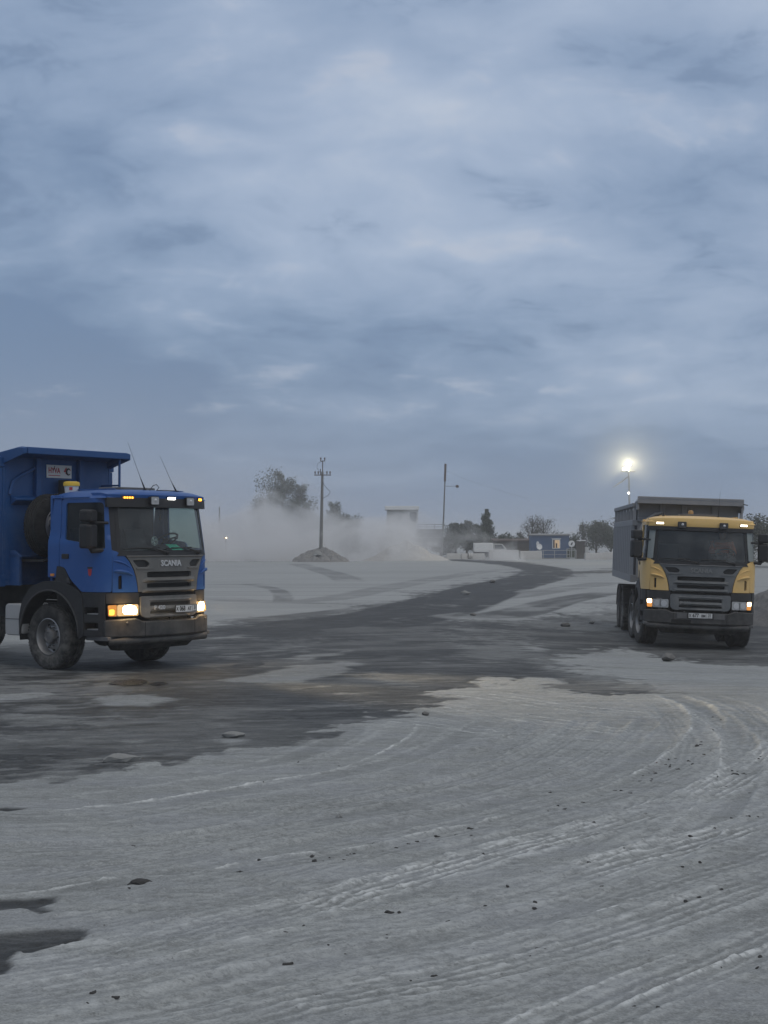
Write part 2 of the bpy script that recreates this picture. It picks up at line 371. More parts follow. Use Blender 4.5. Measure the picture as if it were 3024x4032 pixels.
# ================================================================== ground
TRACKS = {
  'T1': [(-2.0,7.4),(-1.58,7.66),(-1.27,7.91),(-0.89,8.38),(-0.35,8.97),(0.21,9.7),(0.86,10.5),(1.62,11.34),(2.3,12.22),(2.94,13.25),(3.6,14.61),(4.31,16.3)],
  'T2': [(-1.84,6.98),(-1.5,7.26),(-1.2,7.48),(-0.78,7.83),(-0.4,8.19),(0.19,8.64),(0.76,9.2),(1.25,9.77),(1.79,10.34),(2.46,11.07),(2.95,11.71),(3.61,12.77)],
  'T3': [(0.33,6.47),(0.6,6.81),(0.92,7.19),(1.33,7.66),(1.79,8.19),(2.18,8.64),(2.77,9.38)],
  'T4': [(-1.39,6.74),(-1.07,7.05),(-0.7,7.4),(-0.3,7.7),(0.17,8.02),(0.84,8.64),(1.63,9.38),(2.64,10.5)],
  'T5': [(-2.95,10.9),(-2.28,11.05),(-1.8,11.19),(-1.25,11.75),(-1.01,12.28),(-0.5,12.72),(0.0,13.37),(0.52,14.09),(1.02,15.24),(1.52,16.68),(1.94,18.18)],
  'T6': [(-2.64,11.91),(-1.89,12.43),(-1.49,12.88),(-0.94,13.5),(-0.47,14.03),(-0.13,14.92),(0.2,16.11),(0.4,17.5)],
  'T7': [(-2.39,8.85),(-1.96,9.08),(-1.58,9.48),(-1.16,9.57),(-0.7,10.02),(-0.09,10.37),(0.4,10.9),(0.86,11.34),(1.28,12.01),(1.85,12.65),(2.55,13.98),(3.17,15.58),(3.78,17.72),(4.07,19.97)],
  'T8': [(-2.38,10.19),(-1.82,10.34),(-1.25,10.82),(-0.62,11.43),(-0.03,12.01),(0.67,12.88),(1.37,14.03),(2.13,15.93),(2.73,17.95)],
  'T9': [(0.45,20.86),(1.0,19.32),(1.51,18.42),(2.22,17.38),(2.89,16.68)],
  'T10': [(0.97,21.17),(1.56,20.44),(2.19,19.43),(2.95,18.66),(3.64,18.42)],
  'T11': [(0.0,18.18),(0.74,17.42),(1.52,16.6),(2.23,15.93),(2.83,15.51)],
  'T12': [(3.93,21.17),(4.02,18.91),(3.85,16.68),(3.52,14.92),(3.06,13.25),(2.45,11.52),(1.74,10.05)],
  'T13': [(-1.07,9.77),(-0.78,9.57),(-0.52,9.08),(-0.19,8.89),(0.14,9.26),(0.39,9.77)],
  'T14': [(-2.32,9.2),(-1.92,9.32),(-1.51,9.77),(-0.97,10.27),(-0.43,10.82),(0.25,11.52),(1.03,12.54),(1.88,13.76),(2.67,15.41),(3.3,17.5)],
  'T15': [(0.86,6.74),(1.25,7.19),(1.71,7.7),(2.17,8.19)],
  'T16': [(-0.68,6.74),(-0.28,7.08),(0.27,7.42),(0.89,7.91),(1.63,8.64),(2.4,9.51)],
  'F1': [(16.23,106.74),(12.8,97.88),(10.72,95.25),(6.77,76.67),(3.71,60.85),(1.67,49.73),(-0.12,43.07),(-2.51,36.05),(-3.92,32.27)],
  'F2': [(6.63,167.3),(9.82,146.52),(11.48,125.7),(11.37,106.74),(8.63,85.99),(5.26,69.18),(2.45,53.49),(0.27,42.56),(-1.42,36.05)],
  'F3': [(-8.43,71.27),(-6.91,73.49),(-4.84,66.58),(-3.76,56.93),(-3.45,50.8)],
  'F4': [(-7.79,135.31),(-3.17,95.25),(-1.62,76.67)],
  'F5': [(-6.74,56.93),(-4.31,52.7),(-2.14,54.31),(1.13,73.49),(5.22,95.25),(10.03,113.59)],
  'F6': [(-4.19,39.47),(-2.66,41.8),(-0.7,46.47),(1.13,52.7)],
  'F7': [(1.45,43.07),(3.45,45.28),(5.93,52.7),(9.32,61.92)],
  'F8': [(2.09,52.7),(4.68,56.93),(8.84,69.18),(11.66,76.67)],
}
PATCHES = {
  'main': [(-14.62,27.83),(-9.74,28.39),(-7.61,30.2),(-6.17,32.27),(-4.67,39.47),(-2.95,42.3),(-0.97,46.16),(0.32,51.92),(1.89,61.92),(4.12,75.05),(6.97,88.13),(9.46,103.62),(9.98,121.39),(9.0,140.69),(6.48,163.44),(11.45,163.44),(13.7,140.69),(12.61,113.59),(11.02,97.88),(17.55,115.45),(15.31,100.67),(10.46,88.13),(7.0,76.67),(4.45,63.58),(2.37,51.92),(0.93,43.6),(0.75,40.6),(2.14,41.31),(3.5,42.56),(5.1,45.28),(7.89,51.92),(11.6,56.93),(15.54,52.7),(8.91,30.2),(5.85,28.73),(5.17,33.33),(4.45,31.84),(3.73,29.57),(3.68,27.83),(4.0,26.28),(3.67,25.71),(3.18,25.8),(3.41,24.89),(3.44,23.57),(3.54,22.37),(3.78,21.49),(3.23,21.23),(2.46,21.82),(2.66,22.73),(2.51,23.57),(1.9,23.1),(1.19,21.69),(0.68,20.2),(0.0,18.32),(-0.67,17.0),(-1.3,15.86),(-1.94,14.86),(-2.48,14.09),(-2.86,13.45),(-3.23,12.81),(-4.09,11.91),(-5.86,11.16)],
  'i1': [(-2.54,23.1),(-2.02,24.72),(-1.49,25.8),(-0.72,26.58),(-0.35,26.18),(-0.53,24.89),(-0.93,23.57),(-1.31,22.81),(-1.86,22.66)],
  'i2': [(-2.09,26.98),(-1.63,28.27),(-0.62,29.33),(-0.76,28.05),(-1.39,26.98)],
  'i3': [(2.91,32.12),(3.24,32.27),(3.32,31.13),(2.98,30.6)],
  'i4': [(2.88,27.19),(3.03,26.18),(3.19,25.25),(3.0,24.98),(2.83,25.8)],
  'i5': [(-5.64,20.86),(-4.83,21.49),(-4.28,21.36),(-4.78,20.44),(-5.32,19.7)],
  'i6': [(-4.03,20.44),(-3.66,21.17),(-3.17,20.92),(-2.67,20.44),(-2.95,19.43),(-3.58,19.64)],
  'i7': [(-3.93,32.42),(-3.14,35.69),(-2.19,37.99),(-2.32,36.42),(-3.13,33.33)],
  'i8': [(-1.71,16.11),(-1.53,16.22),(-1.59,15.86)],
  'p1': [(-3.1,9.02),(-2.45,9.07),(-2.13,9.1),(-1.96,9.13),(-1.92,9.02),(-1.99,8.91),(-1.89,8.78),(-1.96,8.71),(-2.12,8.85),(-2.35,8.71),(-2.95,8.59)],
  'p2': [(-2.81,8.19),(-2.23,8.26),(-1.95,8.36),(-1.74,8.43),(-1.62,8.41),(-1.59,8.28),(-1.61,8.14),(-1.73,8.0),(-1.81,7.9),(-1.89,7.9),(-1.91,7.78),(-1.86,7.66),(-1.87,7.54),(-2.01,7.43),(-2.49,7.26)],
  'p3': [(-3.26,12.07),(-2.99,12.15),(-2.84,12.09),(-2.94,11.97),(-3.22,11.91)],
  'w1': [(-4.07,22.66),(-3.98,23.1),(-3.74,23.26),(-3.55,22.95),(-3.6,22.37),(-3.83,22.23)],
  'w2': [(-2.76,25.25),(-2.48,26.38),(-2.11,26.78),(-1.97,25.99),(-2.22,25.25),(-2.46,24.55)],
  'w3': [(-3.5,22.52),(-3.32,22.81),(-3.19,22.59),(-3.31,22.23)],
}

def vnoise(x, y, seed=0):
    xi, yi = np.floor(x).astype(np.int64), np.floor(y).astype(np.int64); fx, fy = x - xi, y - yi
    def h(a, b):
        n = (a * 374761393 + b * 668265263 + seed * 974711) & 0x7fffffff; n = ((n ^ (n >> 13)) * 1274126177) & 0x7fffffff
        return ((n ^ (n >> 16)) & 0xffff) / 65535.0
    u, v = fx * fx * fx * (fx * (fx * 6 - 15) + 10), fy * fy * fy * (fy * (fy * 6 - 15) + 10)
    return (h(xi, yi) * (1 - u) + h(xi + 1, yi) * u) * (1 - v) + (h(xi, yi + 1) * (1 - u) + h(xi + 1, yi + 1) * u) * v
def fbm(x, y, oct=4, seed=0, gain=0.5):
    a, s, t = 1.0, 0.0, 0.0
    for o in range(oct): s = s + a * vnoise(x * 2 ** o + 17.3 * o, y * 2 ** o - 9.1 * o, seed + o); t += a; a *= gain
    return s / t
def ss(a, b, x): t = np.clip((x - a) / (b - a), 0, 1); return t * t * (3 - 2 * t)
def base_z(x, y):
    x = np.asarray(x, float); y = np.asarray(y, float)
    w = np.exp(-((x - 7.2) / 5.5) ** 4 - ((y - 37) / 13.0) ** 4)
    z = 0.02 + w * (-.303 - .035 * (x - 7.085))
    far = ss(4, 12, np.abs(x - 7.2)) + ss(8, 16, np.abs(y - 37))
    z = z + .05 * (fbm(x * .11 + 3, y * .07, 3, 5) - .5) * np.clip(far, 0, 1) * ss(0, 5, np.hypot(x + 4.8, y - 26))
    z = z - 2.2 * ss(150, 185, y) * ss(4, -4, x - .02 * (y - 150)) * ss(-400, -100, x)
    return z
def gz(x, y): return float(base_z(x, y))

def catmull(P, step):
    P = np.array(P, float); P = np.vstack([2 * P[0] - P[1], P, 2 * P[-1] - P[-2]]); out = []
    for i in range(1, len(P) - 2):
        n = max(2, int(np.hypot(*(P[i + 1] - P[i])) / step)); t = np.linspace(0, 1, n, endpoint=False)[:, None]
        a, b, c, d = P[i - 1], P[i], P[i + 1], P[i + 2]
        out.append(.5 * ((2 * b) + (-a + c) * t + (2 * a - 5 * b + 4 * c - d) * t ** 2 + (-a + 3 * b - 3 * c + d) * t ** 3))
    return np.vstack(out + [P[-2][None]])

# one sheet: fine where the tracks are, coarse out to the horizon
NC = 540; tcol = np.linspace(-.37, .37, NC)
extra = np.array([4, 12, 30, 80, 200, 500, 1200, 2400.]); outer = np.concatenate([-extra[::-1], np.zeros(NC), extra])
tcol = np.concatenate([np.full(8, -.37), tcol, np.full(8, .37)])
yrow = 5.6 * np.exp(np.arange(0, 900) * .00190); yrow = np.concatenate([yrow, yrow[-1] * np.exp(np.arange(1, 420) * .0045)])
yrow = np.concatenate([[-1500, -300, -60, -12, 0, 3, 4.6], yrow, [230, 270, 330, 450, 700, 1200, 2000, 2600]])
YY, TT = np.meshgrid(yrow, tcol, indexing='ij'); XX = TT * np.clip(YY, 5.0, 260) + outer[None, :]; TT = TT + np.sign(outer)[None, :]
nr, ncol = YY.shape; X, Y = XX.ravel(), YY.ravel()
Z = base_z(X, Y); near = ss(60, 25, Y) * (np.abs(TT.ravel()) < .4) * (Y > 4)
wet = np.zeros_like(X); powd = np.zeros_like(X)
# gentle lumps of loose dust, drawn out along the way the lorries turn
ang = radians(62); xr, yr = X * cos(ang) - Y * sin(ang) * 0 + 0, Y
al = X * .92 + Y * .38; ac = -X * .38 + Y * .92
Z += near * (.012 * (fbm(al * .5, ac * 1.3, 4, 21) - .5) + .004 * (fbm(al * 2.0, ac * 7, 4, 31) - .5))
Z += near * ss(34, 14, Y) * (.0035 * (fbm(al * 5, ac * 14, 4, 41, .6) - .5) + .006 * (fbm(X * 22, Y * 24, 2, 51) - .5))
crumb = fbm(X * 9, Y * 13, 3, 61); Z += near * ss(30, 12, Y) * .010 * ss(.64, .78, crumb)

pack = np.zeros_like(X)
def track(pts, width, kind, depth=.02, amp=1.0, seed=0, wetk=0.0, powk=0.0, fade=.4):
    """press one tyre path into the sheet. kind: rib (lengthwise treads), lug (cross bars), rut, ridge (windrow of powder)"""
    global Z, wet, powd, pack
    depth *= .55
    P = catmull(pts, .25 if pts[0][1] < 30 else 1.5); d = np.diff(P, axis=0); Ls = np.hypot(d[:, 0], d[:, 1]); arc = np.concatenate([[0], np.cumsum(Ls)])
    lo, hi = P.min(0) - width * 2 - .3, P.max(0) + width * 2 + .3
    idx = np.where((X > lo[0]) & (X < hi[0]) & (Y > lo[1]) & (Y < hi[1]))[0]
    if len(idx) == 0: return
    x, y = X[idx], Y[idx]; best = np.full(len(idx), 1e9); off = np.zeros(len(idx)); al_ = np.zeros(len(idx))
    for i in range(len(d)):
        if Ls[i] < 1e-6: continue
        t = np.clip(((x - P[i, 0]) * d[i, 0] + (y - P[i, 1]) * d[i, 1]) / Ls[i] ** 2, 0, 1)
        ex, ey = x - P[i, 0] - t * d[i, 0], y - P[i, 1] - t * d[i, 1]; q = ex * ex + ey * ey; m = q < best
        best[m] = q[m]; off[m] = ((d[i, 0] * ey - d[i, 1] * ex) / Ls[i])[m]; al_[m] = arc[i] + t[m] * Ls[i]
    r = np.sqrt(best); keep = r < width * 1.9; idx, r, off, al_ = idx[keep], r[keep], off[keep], al_[keep]
    if len(idx) == 0: return
    x, y = X[idx], Y[idx]; o = off + .03 * (fbm(al_ * 1.7, al_ * 0 + seed, 2, seed) - .5); h = width / 2
    k = amp * (.35 + .65 * ss(.34, .56, fbm(al_ * .55 + seed * 3.1, o * .7, 3, 100 + seed) + .05)) * np.clip(np.minimum(al_, arc[-1] - al_) / fade, 0, 1)
    inn = ss(h * 1.12, h * .88, np.abs(o)); rim = np.exp(-((np.abs(o) - h * 1.18) / (width * .13)) ** 2); rag = .45 + 1.1 * ss(.30, .68, fbm(al_ * 5, o * 22, 4, 200 + seed, .6))
    if kind == 'rib':
        tr = .5 + .5 * np.cos(2 * pi * o / (width / 4.0)); Z[idx] += k * (-depth * .5 * inn + inn * tr * depth * .55 * rag + rim * depth * .5 * rag); powd[idx] = np.maximum(powd[idx], k * np.clip(inn * tr ** 2.5 * 1.15 * rag + rim * .5 * rag, 0, 1) * powk); pack[idx] = np.maximum(pack[idx], k * inn * (1 - tr) ** 1.5 * 1.1)
    elif kind == 'lug':
        c = .5 + .5 * np.cos(2 * pi * (al_ + np.abs(o) * .9) / .11); Z[idx] += k * (-depth * inn + inn * ss(h * .15, h * .6, np.abs(o)) * c * depth * .9 + rim * depth * .4 * rag); powd[idx] = np.maximum(powd[idx], k * inn * c * .25 * powk); pack[idx] = np.maximum(pack[idx], k * inn * (1 - c) * .9)
    elif kind == 'rut':
        Z[idx] += k * (-depth * inn * (.6 + .6 * fbm(al_ * 3, o * 6, 3, seed)) + rim * depth * .5 * rag); powd[idx] = np.maximum(powd[idx], k * rim * .6 * rag * powk)
    else:
        rd = np.exp(-(o / (width * .20)) ** 2) * np.clip(rag * 1.1 - .25, 0, 1.4); Z[idx] += k * rd * depth * .5; powd[idx] = np.maximum(powd[idx], k * np.clip(rd, 0, 1) * powk)
    if kind != 'ridge': pack[idx] = np.maximum(pack[idx], np.clip(k, 0, 1) * inn * .8)
    if wetk: wet[idx] = np.maximum(wet[idx], k * inn * wetk * np.clip(.3 + 1.2 * fbm(al_ * .25, o * 2.5, 3, 300 + seed), 0, 1))

def shift(pts, d):
    P = np.array(pts, float); g = np.gradient(P, axis=0); n = np.stack([-g[:, 1], g[:, 0]], 1) / np.hypot(g[:, 0], g[:, 1])[:, None]
    return (P + n * d).tolist()
TK = TRACKS
for i, (nm, off) in enumerate((('T1', -.9), ('T1', .55), ('T2', -.55), ('T3', -.45), ('T5', .6), ('T5', -.5), ('T7', .5), ('T8', .5), ('T8', -.4), ('T12', -.6), ('T12', .55), ('T14', .35), ('T2', 1.0), ('T7', -.6), ('T6', .7), ('T10', .7), ('T9', -.7), ('T16', -.4))):
    track(shift(TK[nm], off), .30, ('rut', 'rib')[i % 2], .011, .8, 40 + i, 0, .35)
_r = random.Random(3)
for i in range(46):
    nm = _r.choice(('T1', 'T2', 'T14', 'T5', 'T8', 'T6', 'T7', 'T16', 'T12', 'T3', 'T4')); P_ = np.array(shift(TK[nm], _r.uniform(-.75, .75))); P_[:, 1] += np.linspace(_r.uniform(-.5, .5), _r.uniform(-.8, .8), len(P_))
    track(P_.tolist(), _r.choice((.045, .06, .28, .32, .34)), _r.choice(('ridge', 'ridge', 'rut', 'rib')) if i % 3 else 'ridge', _r.uniform(.006, .014), _r.uniform(.5, 1.0), 500 + i, 0, _r.uniform(.2, .55))
track(TK['T1'], .34, 'rib', .026, 1.15, 1, 0, .85); track(TK['T2'], .34, 'rib', .026, 1.15, 2, 0, .85)
track(shift(TK['T1'], .21), .065, 'ridge', .022, 1.1, 3, 0, .8); track(shift(TK['T2'], .2), .06, 'ridge', .02, 1, 4, 0, .8)
track(TK['T3'], .085, 'ridge', .028, 1.1, 5, 0, .8); track(shift(TK['T3'], -.25), .32, 'rib', .018, 1, 6, 0, .5)
track(TK['T4'], .34, 'rut', .022, 1.1, 7, 0, .5); track(shift(TK['T4'], -.16), .06, 'ridge', .018, 1.2, 8, 0, .9)
track(TK['T5'], .36, 'lug', .032, 1.2, 9, 0, .8); track(shift(TK['T5'], -.5), .3, 'rut', .03, 1.1, 10, 0, .3)
track(TK['T6'], .085, 'ridge', .03, 1.2, 11, 0, .9); track(TK['T7'], .34, 'rut', .024, 1, 12, .0, .4); track(shift(TK['T7'], .2), .065, 'ridge', .022, 1.1, 13, 0, .9)
track(TK['T8'], .32, 'rut', .022, 1, 14, 0, .4); track(TK['T14'], .30, 'rut', .02, 1, 15, 0, .4)
for k, nm in enumerate(('T9', 'T10', 'T11')):
    for q, o in enumerate((-.22, 0, .24)): track(shift(TK[nm], o), .075, 'ridge', .026, 1.1, 16 + k * 3 + q, 0, .8)
track(TK['T12'], .34, 'rut', .026, 1, 26, 0, .5); track(shift(TK['T12'], -.22), .055, 'ridge', .022, 1.1, 27, 0, .8)
track(TK['T13'], .22, 'lug', .018, 1.0, 28, 0, .4); track(TK['T15'], .09, 'ridge', .03, 1.2, 29, 0, .9); track(TK['T16'], .34, 'rib', .02, 1.1, 30, 0, .6)
for k, (nm, w) in enumerate((('F1', 2.6), ('F2', 3.4), ('F3', .7), ('F4', 1.6), ('F5', 1.6), ('F6', 1.6), ('F7', 1.6), ('F8', 1.8))):
    track(TK[nm], w, 'rut', .02, 1.2, 60 + k, (1.25, 1.35, .45, .35, .25, .6, .7, .35)[k], .0, 3)

# damp ground: the swept haul road and the wet patches, with ragged edges
def polydist(poly, idx):
    P = np.array(poly, float); x, y = X[idx], Y[idx]; best = np.full(len(idx), 1e9); ins = np.zeros(len(idx), bool)
    for i in range(len(P)):
        a, b = P[i - 1], P[i]; d = b - a; L2 = (d ** 2).sum() + 1e-9
        t = np.clip(((x - a[0]) * d[0] + (y - a[1]) * d[1]) / L2, 0, 1); best = np.minimum(best, (x - a[0] - t * d[0]) ** 2 + (y - a[1] - t * d[1]) ** 2)
        with np.errstate(divide='ignore', invalid='ignore'):
            c = ((a[1] > y) != (b[1] > y)) & (x < (b[0] - a[0]) * (y - a[1]) / (b[1] - a[1] + 1e-12) + a[0]); ins ^= c
    return np.where(ins, 1, -1) * np.sqrt(best)
allx = np.where((np.abs(TT.ravel()) < .6) & (Y > 4) & (Y < 200))[0]
PT = PATCHES
sd_ = polydist(PT['main'], allx); xa, ya = X[allx], Y[allx]; e = sd_ / np.clip(ya / 22, .5, 3)
n1 = fbm(xa * .55, ya * .22, 5, 7); n2 = fbm((xa * .92 + ya * .38) * .45, (-xa * .38 + ya * .92) * 1.2, 5, 8); n3 = fbm(xa * 4, ya * 2, 4, 9)
n4 = fbm((xa * .92 + ya * .38) * 2.4, (-xa * .38 + ya * .92) * 5.5, 5, 19, .6); m = ss(-.08, .17, e + 1.2 * (n1 - .5) + 1.0 * (n2 - .5) + 1.15 * (n4 - .5) + .85 * (n3 - .5))
streak = ss(.44, .66, n2 * .55 + n4 * .45); worn = ss(.52, .62, fbm(xa * .42 + 9, ya * .17, 5, 77) * .62 + n4 * .38); m = m * (1 - .34 * streak) * (1 - .46 * worn) * (.74 + .50 * n4)
for k in ('i1', 'i2', 'i3', 'i4', 'i5', 'i6', 'i7', 'i8'):
    q = polydist(PT[k], allx); q = q / np.clip(ya / 22, .4, 3); m = m * (1 - .85 * ss(-.10, .16, q + .40 * (n2 - .5) + .40 * (n4 - .5) + .2 * (n3 - .5)))
for k in ('p1', 'p2', 'p3', 'w1', 'w2', 'w3'):
    q = polydist(PT[k], allx); s_ = .03 if k[0] == 'p' else .10; m = np.maximum(m, ss(-s_, s_, q + (.05 if k[0] == 'p' else .3) * (n3 - .5)) * (.95 if k[0] == 'p' else 1.1))
    if k[0] == 'p': Z[allx] -= .012 * ss(-.05, .1, q)
wet[allx] = np.maximum(wet[allx], np.clip(m, 0, 1.1)); powd *= (1 - .65 * np.clip(wet, 0, 1))
Z[allx] += -.010 * np.clip(m, 0, 1) * near[allx]
V = np.stack([X, Y, Z], 1)
ii = np.arange(nr * ncol).reshape(nr, ncol); Q = np.stack([ii[:-1, :-1], ii[:-1, 1:], ii[1:, 1:], ii[1:, :-1]], -1).reshape(-1, 4)
gm = bpy.data.meshes.new('ground'); gm.vertices.add(len(V)); gm.vertices.foreach_set('co', V.ravel().astype(np.float32))
gm.loops.add(Q.size); gm.loops.foreach_set('vertex_index', Q.ravel().astype(np.int32))
gm.polygons.add(len(Q)); gm.polygons.foreach_set('loop_start', np.arange(0, Q.size, 4, dtype=np.int32)); gm.update(calc_edges=True)
gm.polygons.foreach_set('use_smooth', np.ones(len(Q), bool))
for nm, arr in (('wetness', wet), ('powder', powd), ('packed', pack)):
    at = gm.attributes.new(nm, 'FLOAT', 'POINT'); at.data.foreach_set('value', arr.astype(np.float32))

m_, N = new_mat('chalk_dust_ground')
pos = N.add('ShaderNodeNewGeometry').outputs['Position']
aw = N.add('ShaderNodeAttribute', attribute_name='wetness').outputs['Fac']; ap_ = N.add('ShaderNodeAttribute', attribute_name='powder').outputs['Fac']
def mapped(sc_, rz=0):
    n = N.add('ShaderNodeMapping'); n.inputs['Scale'].default_value = sc_; n.inputs['Rotation'].default_value = (0, 0, rz); N.put(n.inputs['Vector'], pos); return n.outputs[0]
g1 = N.noise(mapped((1, 1, 1)), .35, 6, .6); g2 = N.noise(mapped((1, 3.2, 1), radians(-22)), 1.6, 6, .62, .4); g3 = N.noise(mapped((1, 1, 1)), 18, 5, .65); g4 = N.noise(mapped((1, 1.6, 1)), 70, 3, .6)
tone = N.math('ADD', N.math('ADD', N.math('MULTIPLY', g1, .22), N.math('MULTIPLY', g2, .28)), N.math('ADD', N.math('MULTIPLY', g3, .24), N.math('MULTIPLY', g4, .26)))
dry = N.ramp(tone, [(.38, (.165, .173, .168)), (.46, (.242, .254, .248)), (.54, (.308, .322, .314)), (.64, (.40, .415, .405))])
ak = N.add('ShaderNodeAttribute', attribute_name='packed').outputs['Fac']
dry = N.mix(N.math('MULTIPLY', ak, .42, clamp=True), dry, (.150, .160, .158))
tint = N.maprange(N.noise(mapped((1, 2, 1)), .8, 4, .6), .42, .66)
dry = N.mix(N.math('MULTIPLY', tint, .35), dry, (.290, .305, .325))
grain_shade = N.math('MULTIPLY', N.maprange(N.noise(mapped((.5, 1.5, 1), radians(-22)), 15, 5, .65), .33, .67, .87, 1.12, smooth=False), N.maprange(g4, .33, .67, .86, 1.12, smooth=False))  # tone stands in for the shading of fine bumps
grit_shade = N.noise(mapped((.8, 1.6, 1), radians(-22)), 26, 4, .7); grain_shade = N.math('MULTIPLY', grain_shade, N.maprange(grit_shade, .36, .29, 1.0, .60)); grain_shade = N.math('MULTIPLY', grain_shade, N.maprange(grit_shade, .66, .74, 1.0, 1.18))  # dark specks paint the shadows of tiny clods
cmb = N.add('ShaderNodeCombineColor'); [N.put(cmb.inputs[i], grain_shade) for i in range(3)]
dry = N.mix(1.0, dry, cmb.outputs[0], 'MULTIPLY')
ap_ = N.math('MULTIPLY', ap_, N.maprange(N.math('ADD', N.math('MULTIPLY', g3, .6), N.math('MULTIPLY', grit_shade, .4)), .40, .56, .30, 1.15))
dry = N.mix(N.math('MULTIPLY', ap_, .85, clamp=True), dry, (.58, .60, .59))
# ground pales with distance; dull patches farther off lie across the yard
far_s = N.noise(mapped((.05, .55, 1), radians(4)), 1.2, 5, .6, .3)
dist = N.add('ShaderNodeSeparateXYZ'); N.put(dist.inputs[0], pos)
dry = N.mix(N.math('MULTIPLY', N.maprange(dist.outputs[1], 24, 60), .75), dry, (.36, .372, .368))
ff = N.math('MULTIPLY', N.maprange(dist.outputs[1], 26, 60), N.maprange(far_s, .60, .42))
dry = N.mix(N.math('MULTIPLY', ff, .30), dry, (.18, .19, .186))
wetc = N.ramp(N.math('ADD', N.math('MULTIPLY', tone, .6), N.math('MULTIPLY', g2, .4)), [(.38, (.019, .0205, .0208)), (.50, (.037, .0395, .040)), (.62, (.092, .096, .096))])
we = N.math('ADD', aw, N.math('MULTIPLY', N.math('SUBTRACT', g3, .5), N.math('MULTIPLY', .9, N.math('MULTIPLY', aw, N.math('SUBTRACT', 1.15, aw)))), clamp=True)
gw = N.add('ShaderNodeCombineColor'); [N.put(gw.inputs[i], N.math('ADD', .25, N.math('MULTIPLY', grain_shade, .75))) for i in range(3)]
wetc = N.mix(1.0, wetc, gw.outputs[0], 'MULTIPLY')
col = N.mix(we, dry, wetc)
speck = N.maprange(N.noise(mapped((1, 1, 1)), 34, 2, .5), .735, .77)
col = N.mix(N.math('MULTIPLY', speck, .55), col, (.09, .088, .085))
bs = N.add('ShaderNodeBsdfPrincipled'); N.put(bs.inputs['Base Color'], col)
N.put(bs.inputs['Roughness'], N.math('SUBTRACT', .96, N.math('MULTIPLY', we, .28))); bs.inputs['Specular IOR Level'].default_value = .22
hgt = N.math('ADD', N.math('ADD', N.math('MULTIPLY', g2, .5), N.math('MULTIPLY', g3, .30)), N.math('ADD', N.math('MULTIPLY', g4, .14), N.math('MULTIPLY', speck, .2)))
bp = N.add('ShaderNodeBump'); bp.inputs['Strength'].default_value = .85; bp.inputs['Distance'].default_value = .03; N.put(bp.inputs['Height'], hgt); N.l.new(bp.outputs[0], bs.inputs['Normal'])
oo = N.add('ShaderNodeOutputMaterial'); N.l.new(bs.outputs[0], oo.inputs[0])
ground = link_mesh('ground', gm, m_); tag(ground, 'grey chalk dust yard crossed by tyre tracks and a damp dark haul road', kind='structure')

# shallow water standing in two hollows of the damp road
m_, N = new_mat('muddy_water'); b = N.add('ShaderNodeBsdfPrincipled'); b.inputs['Base Color'].default_value = (.03, .027, .022, 1); b.inputs['Roughness'].default_value = .28; b.inputs['IOR'].default_value = 1.33
bp = N.add('ShaderNodeBump'); bp.inputs['Strength'].default_value = 1.0; bp.inputs['Distance'].default_value = .2
N.put(bp.inputs['Height'], N.noise(N.add('ShaderNodeNewGeometry').outputs['Position'], 22, 5, .65)); N.l.new(bp.outputs[0], b.inputs['Normal'])
o = N.add('ShaderNodeOutputMaterial'); N.l.new(b.outputs[0], o.inputs[0]); M['water'] = m_
for k, lab in (('w1', 'small shallow puddle catching the headlight glint ahead of the blue truck'), ('w3', 'tiny dark puddle beside the glinting one')):
    P = catmull(PT[k] + PT[k][:1], .08)[:-1]; c = P.mean(0); zt = max(gz(*c), float(np.max([Z[allx[np.argmin((xa - p[0]) ** 2 + (ya - p[1]) ** 2)]] for p in P[::6]]))) + .004
    pv = [(c[0] + (p[0] - c[0]) * s_ * (.8 + .4 * vnoise(np.array(i * .9), np.array(1.0 * j), 3)), c[1] + (p[1] - c[1]) * s_ * (.8 + .4 * vnoise(np.array(i * .9), np.array(1.0 * j), 3)), zt) for j, s_ in enumerate((.35, .7, 1.0)) for i, p in enumerate(P)]
    n = len(P); fs = [tuple(range(n))] + [(j * n + i, j * n + (i + 1) % n, (j + 1) * n + (i + 1) % n, (j + 1) * n + i) for j in range(2) for i in range(n)]
    tag(MB().add(pv, fs).build('puddle', M['water']), lab, kind='structure')
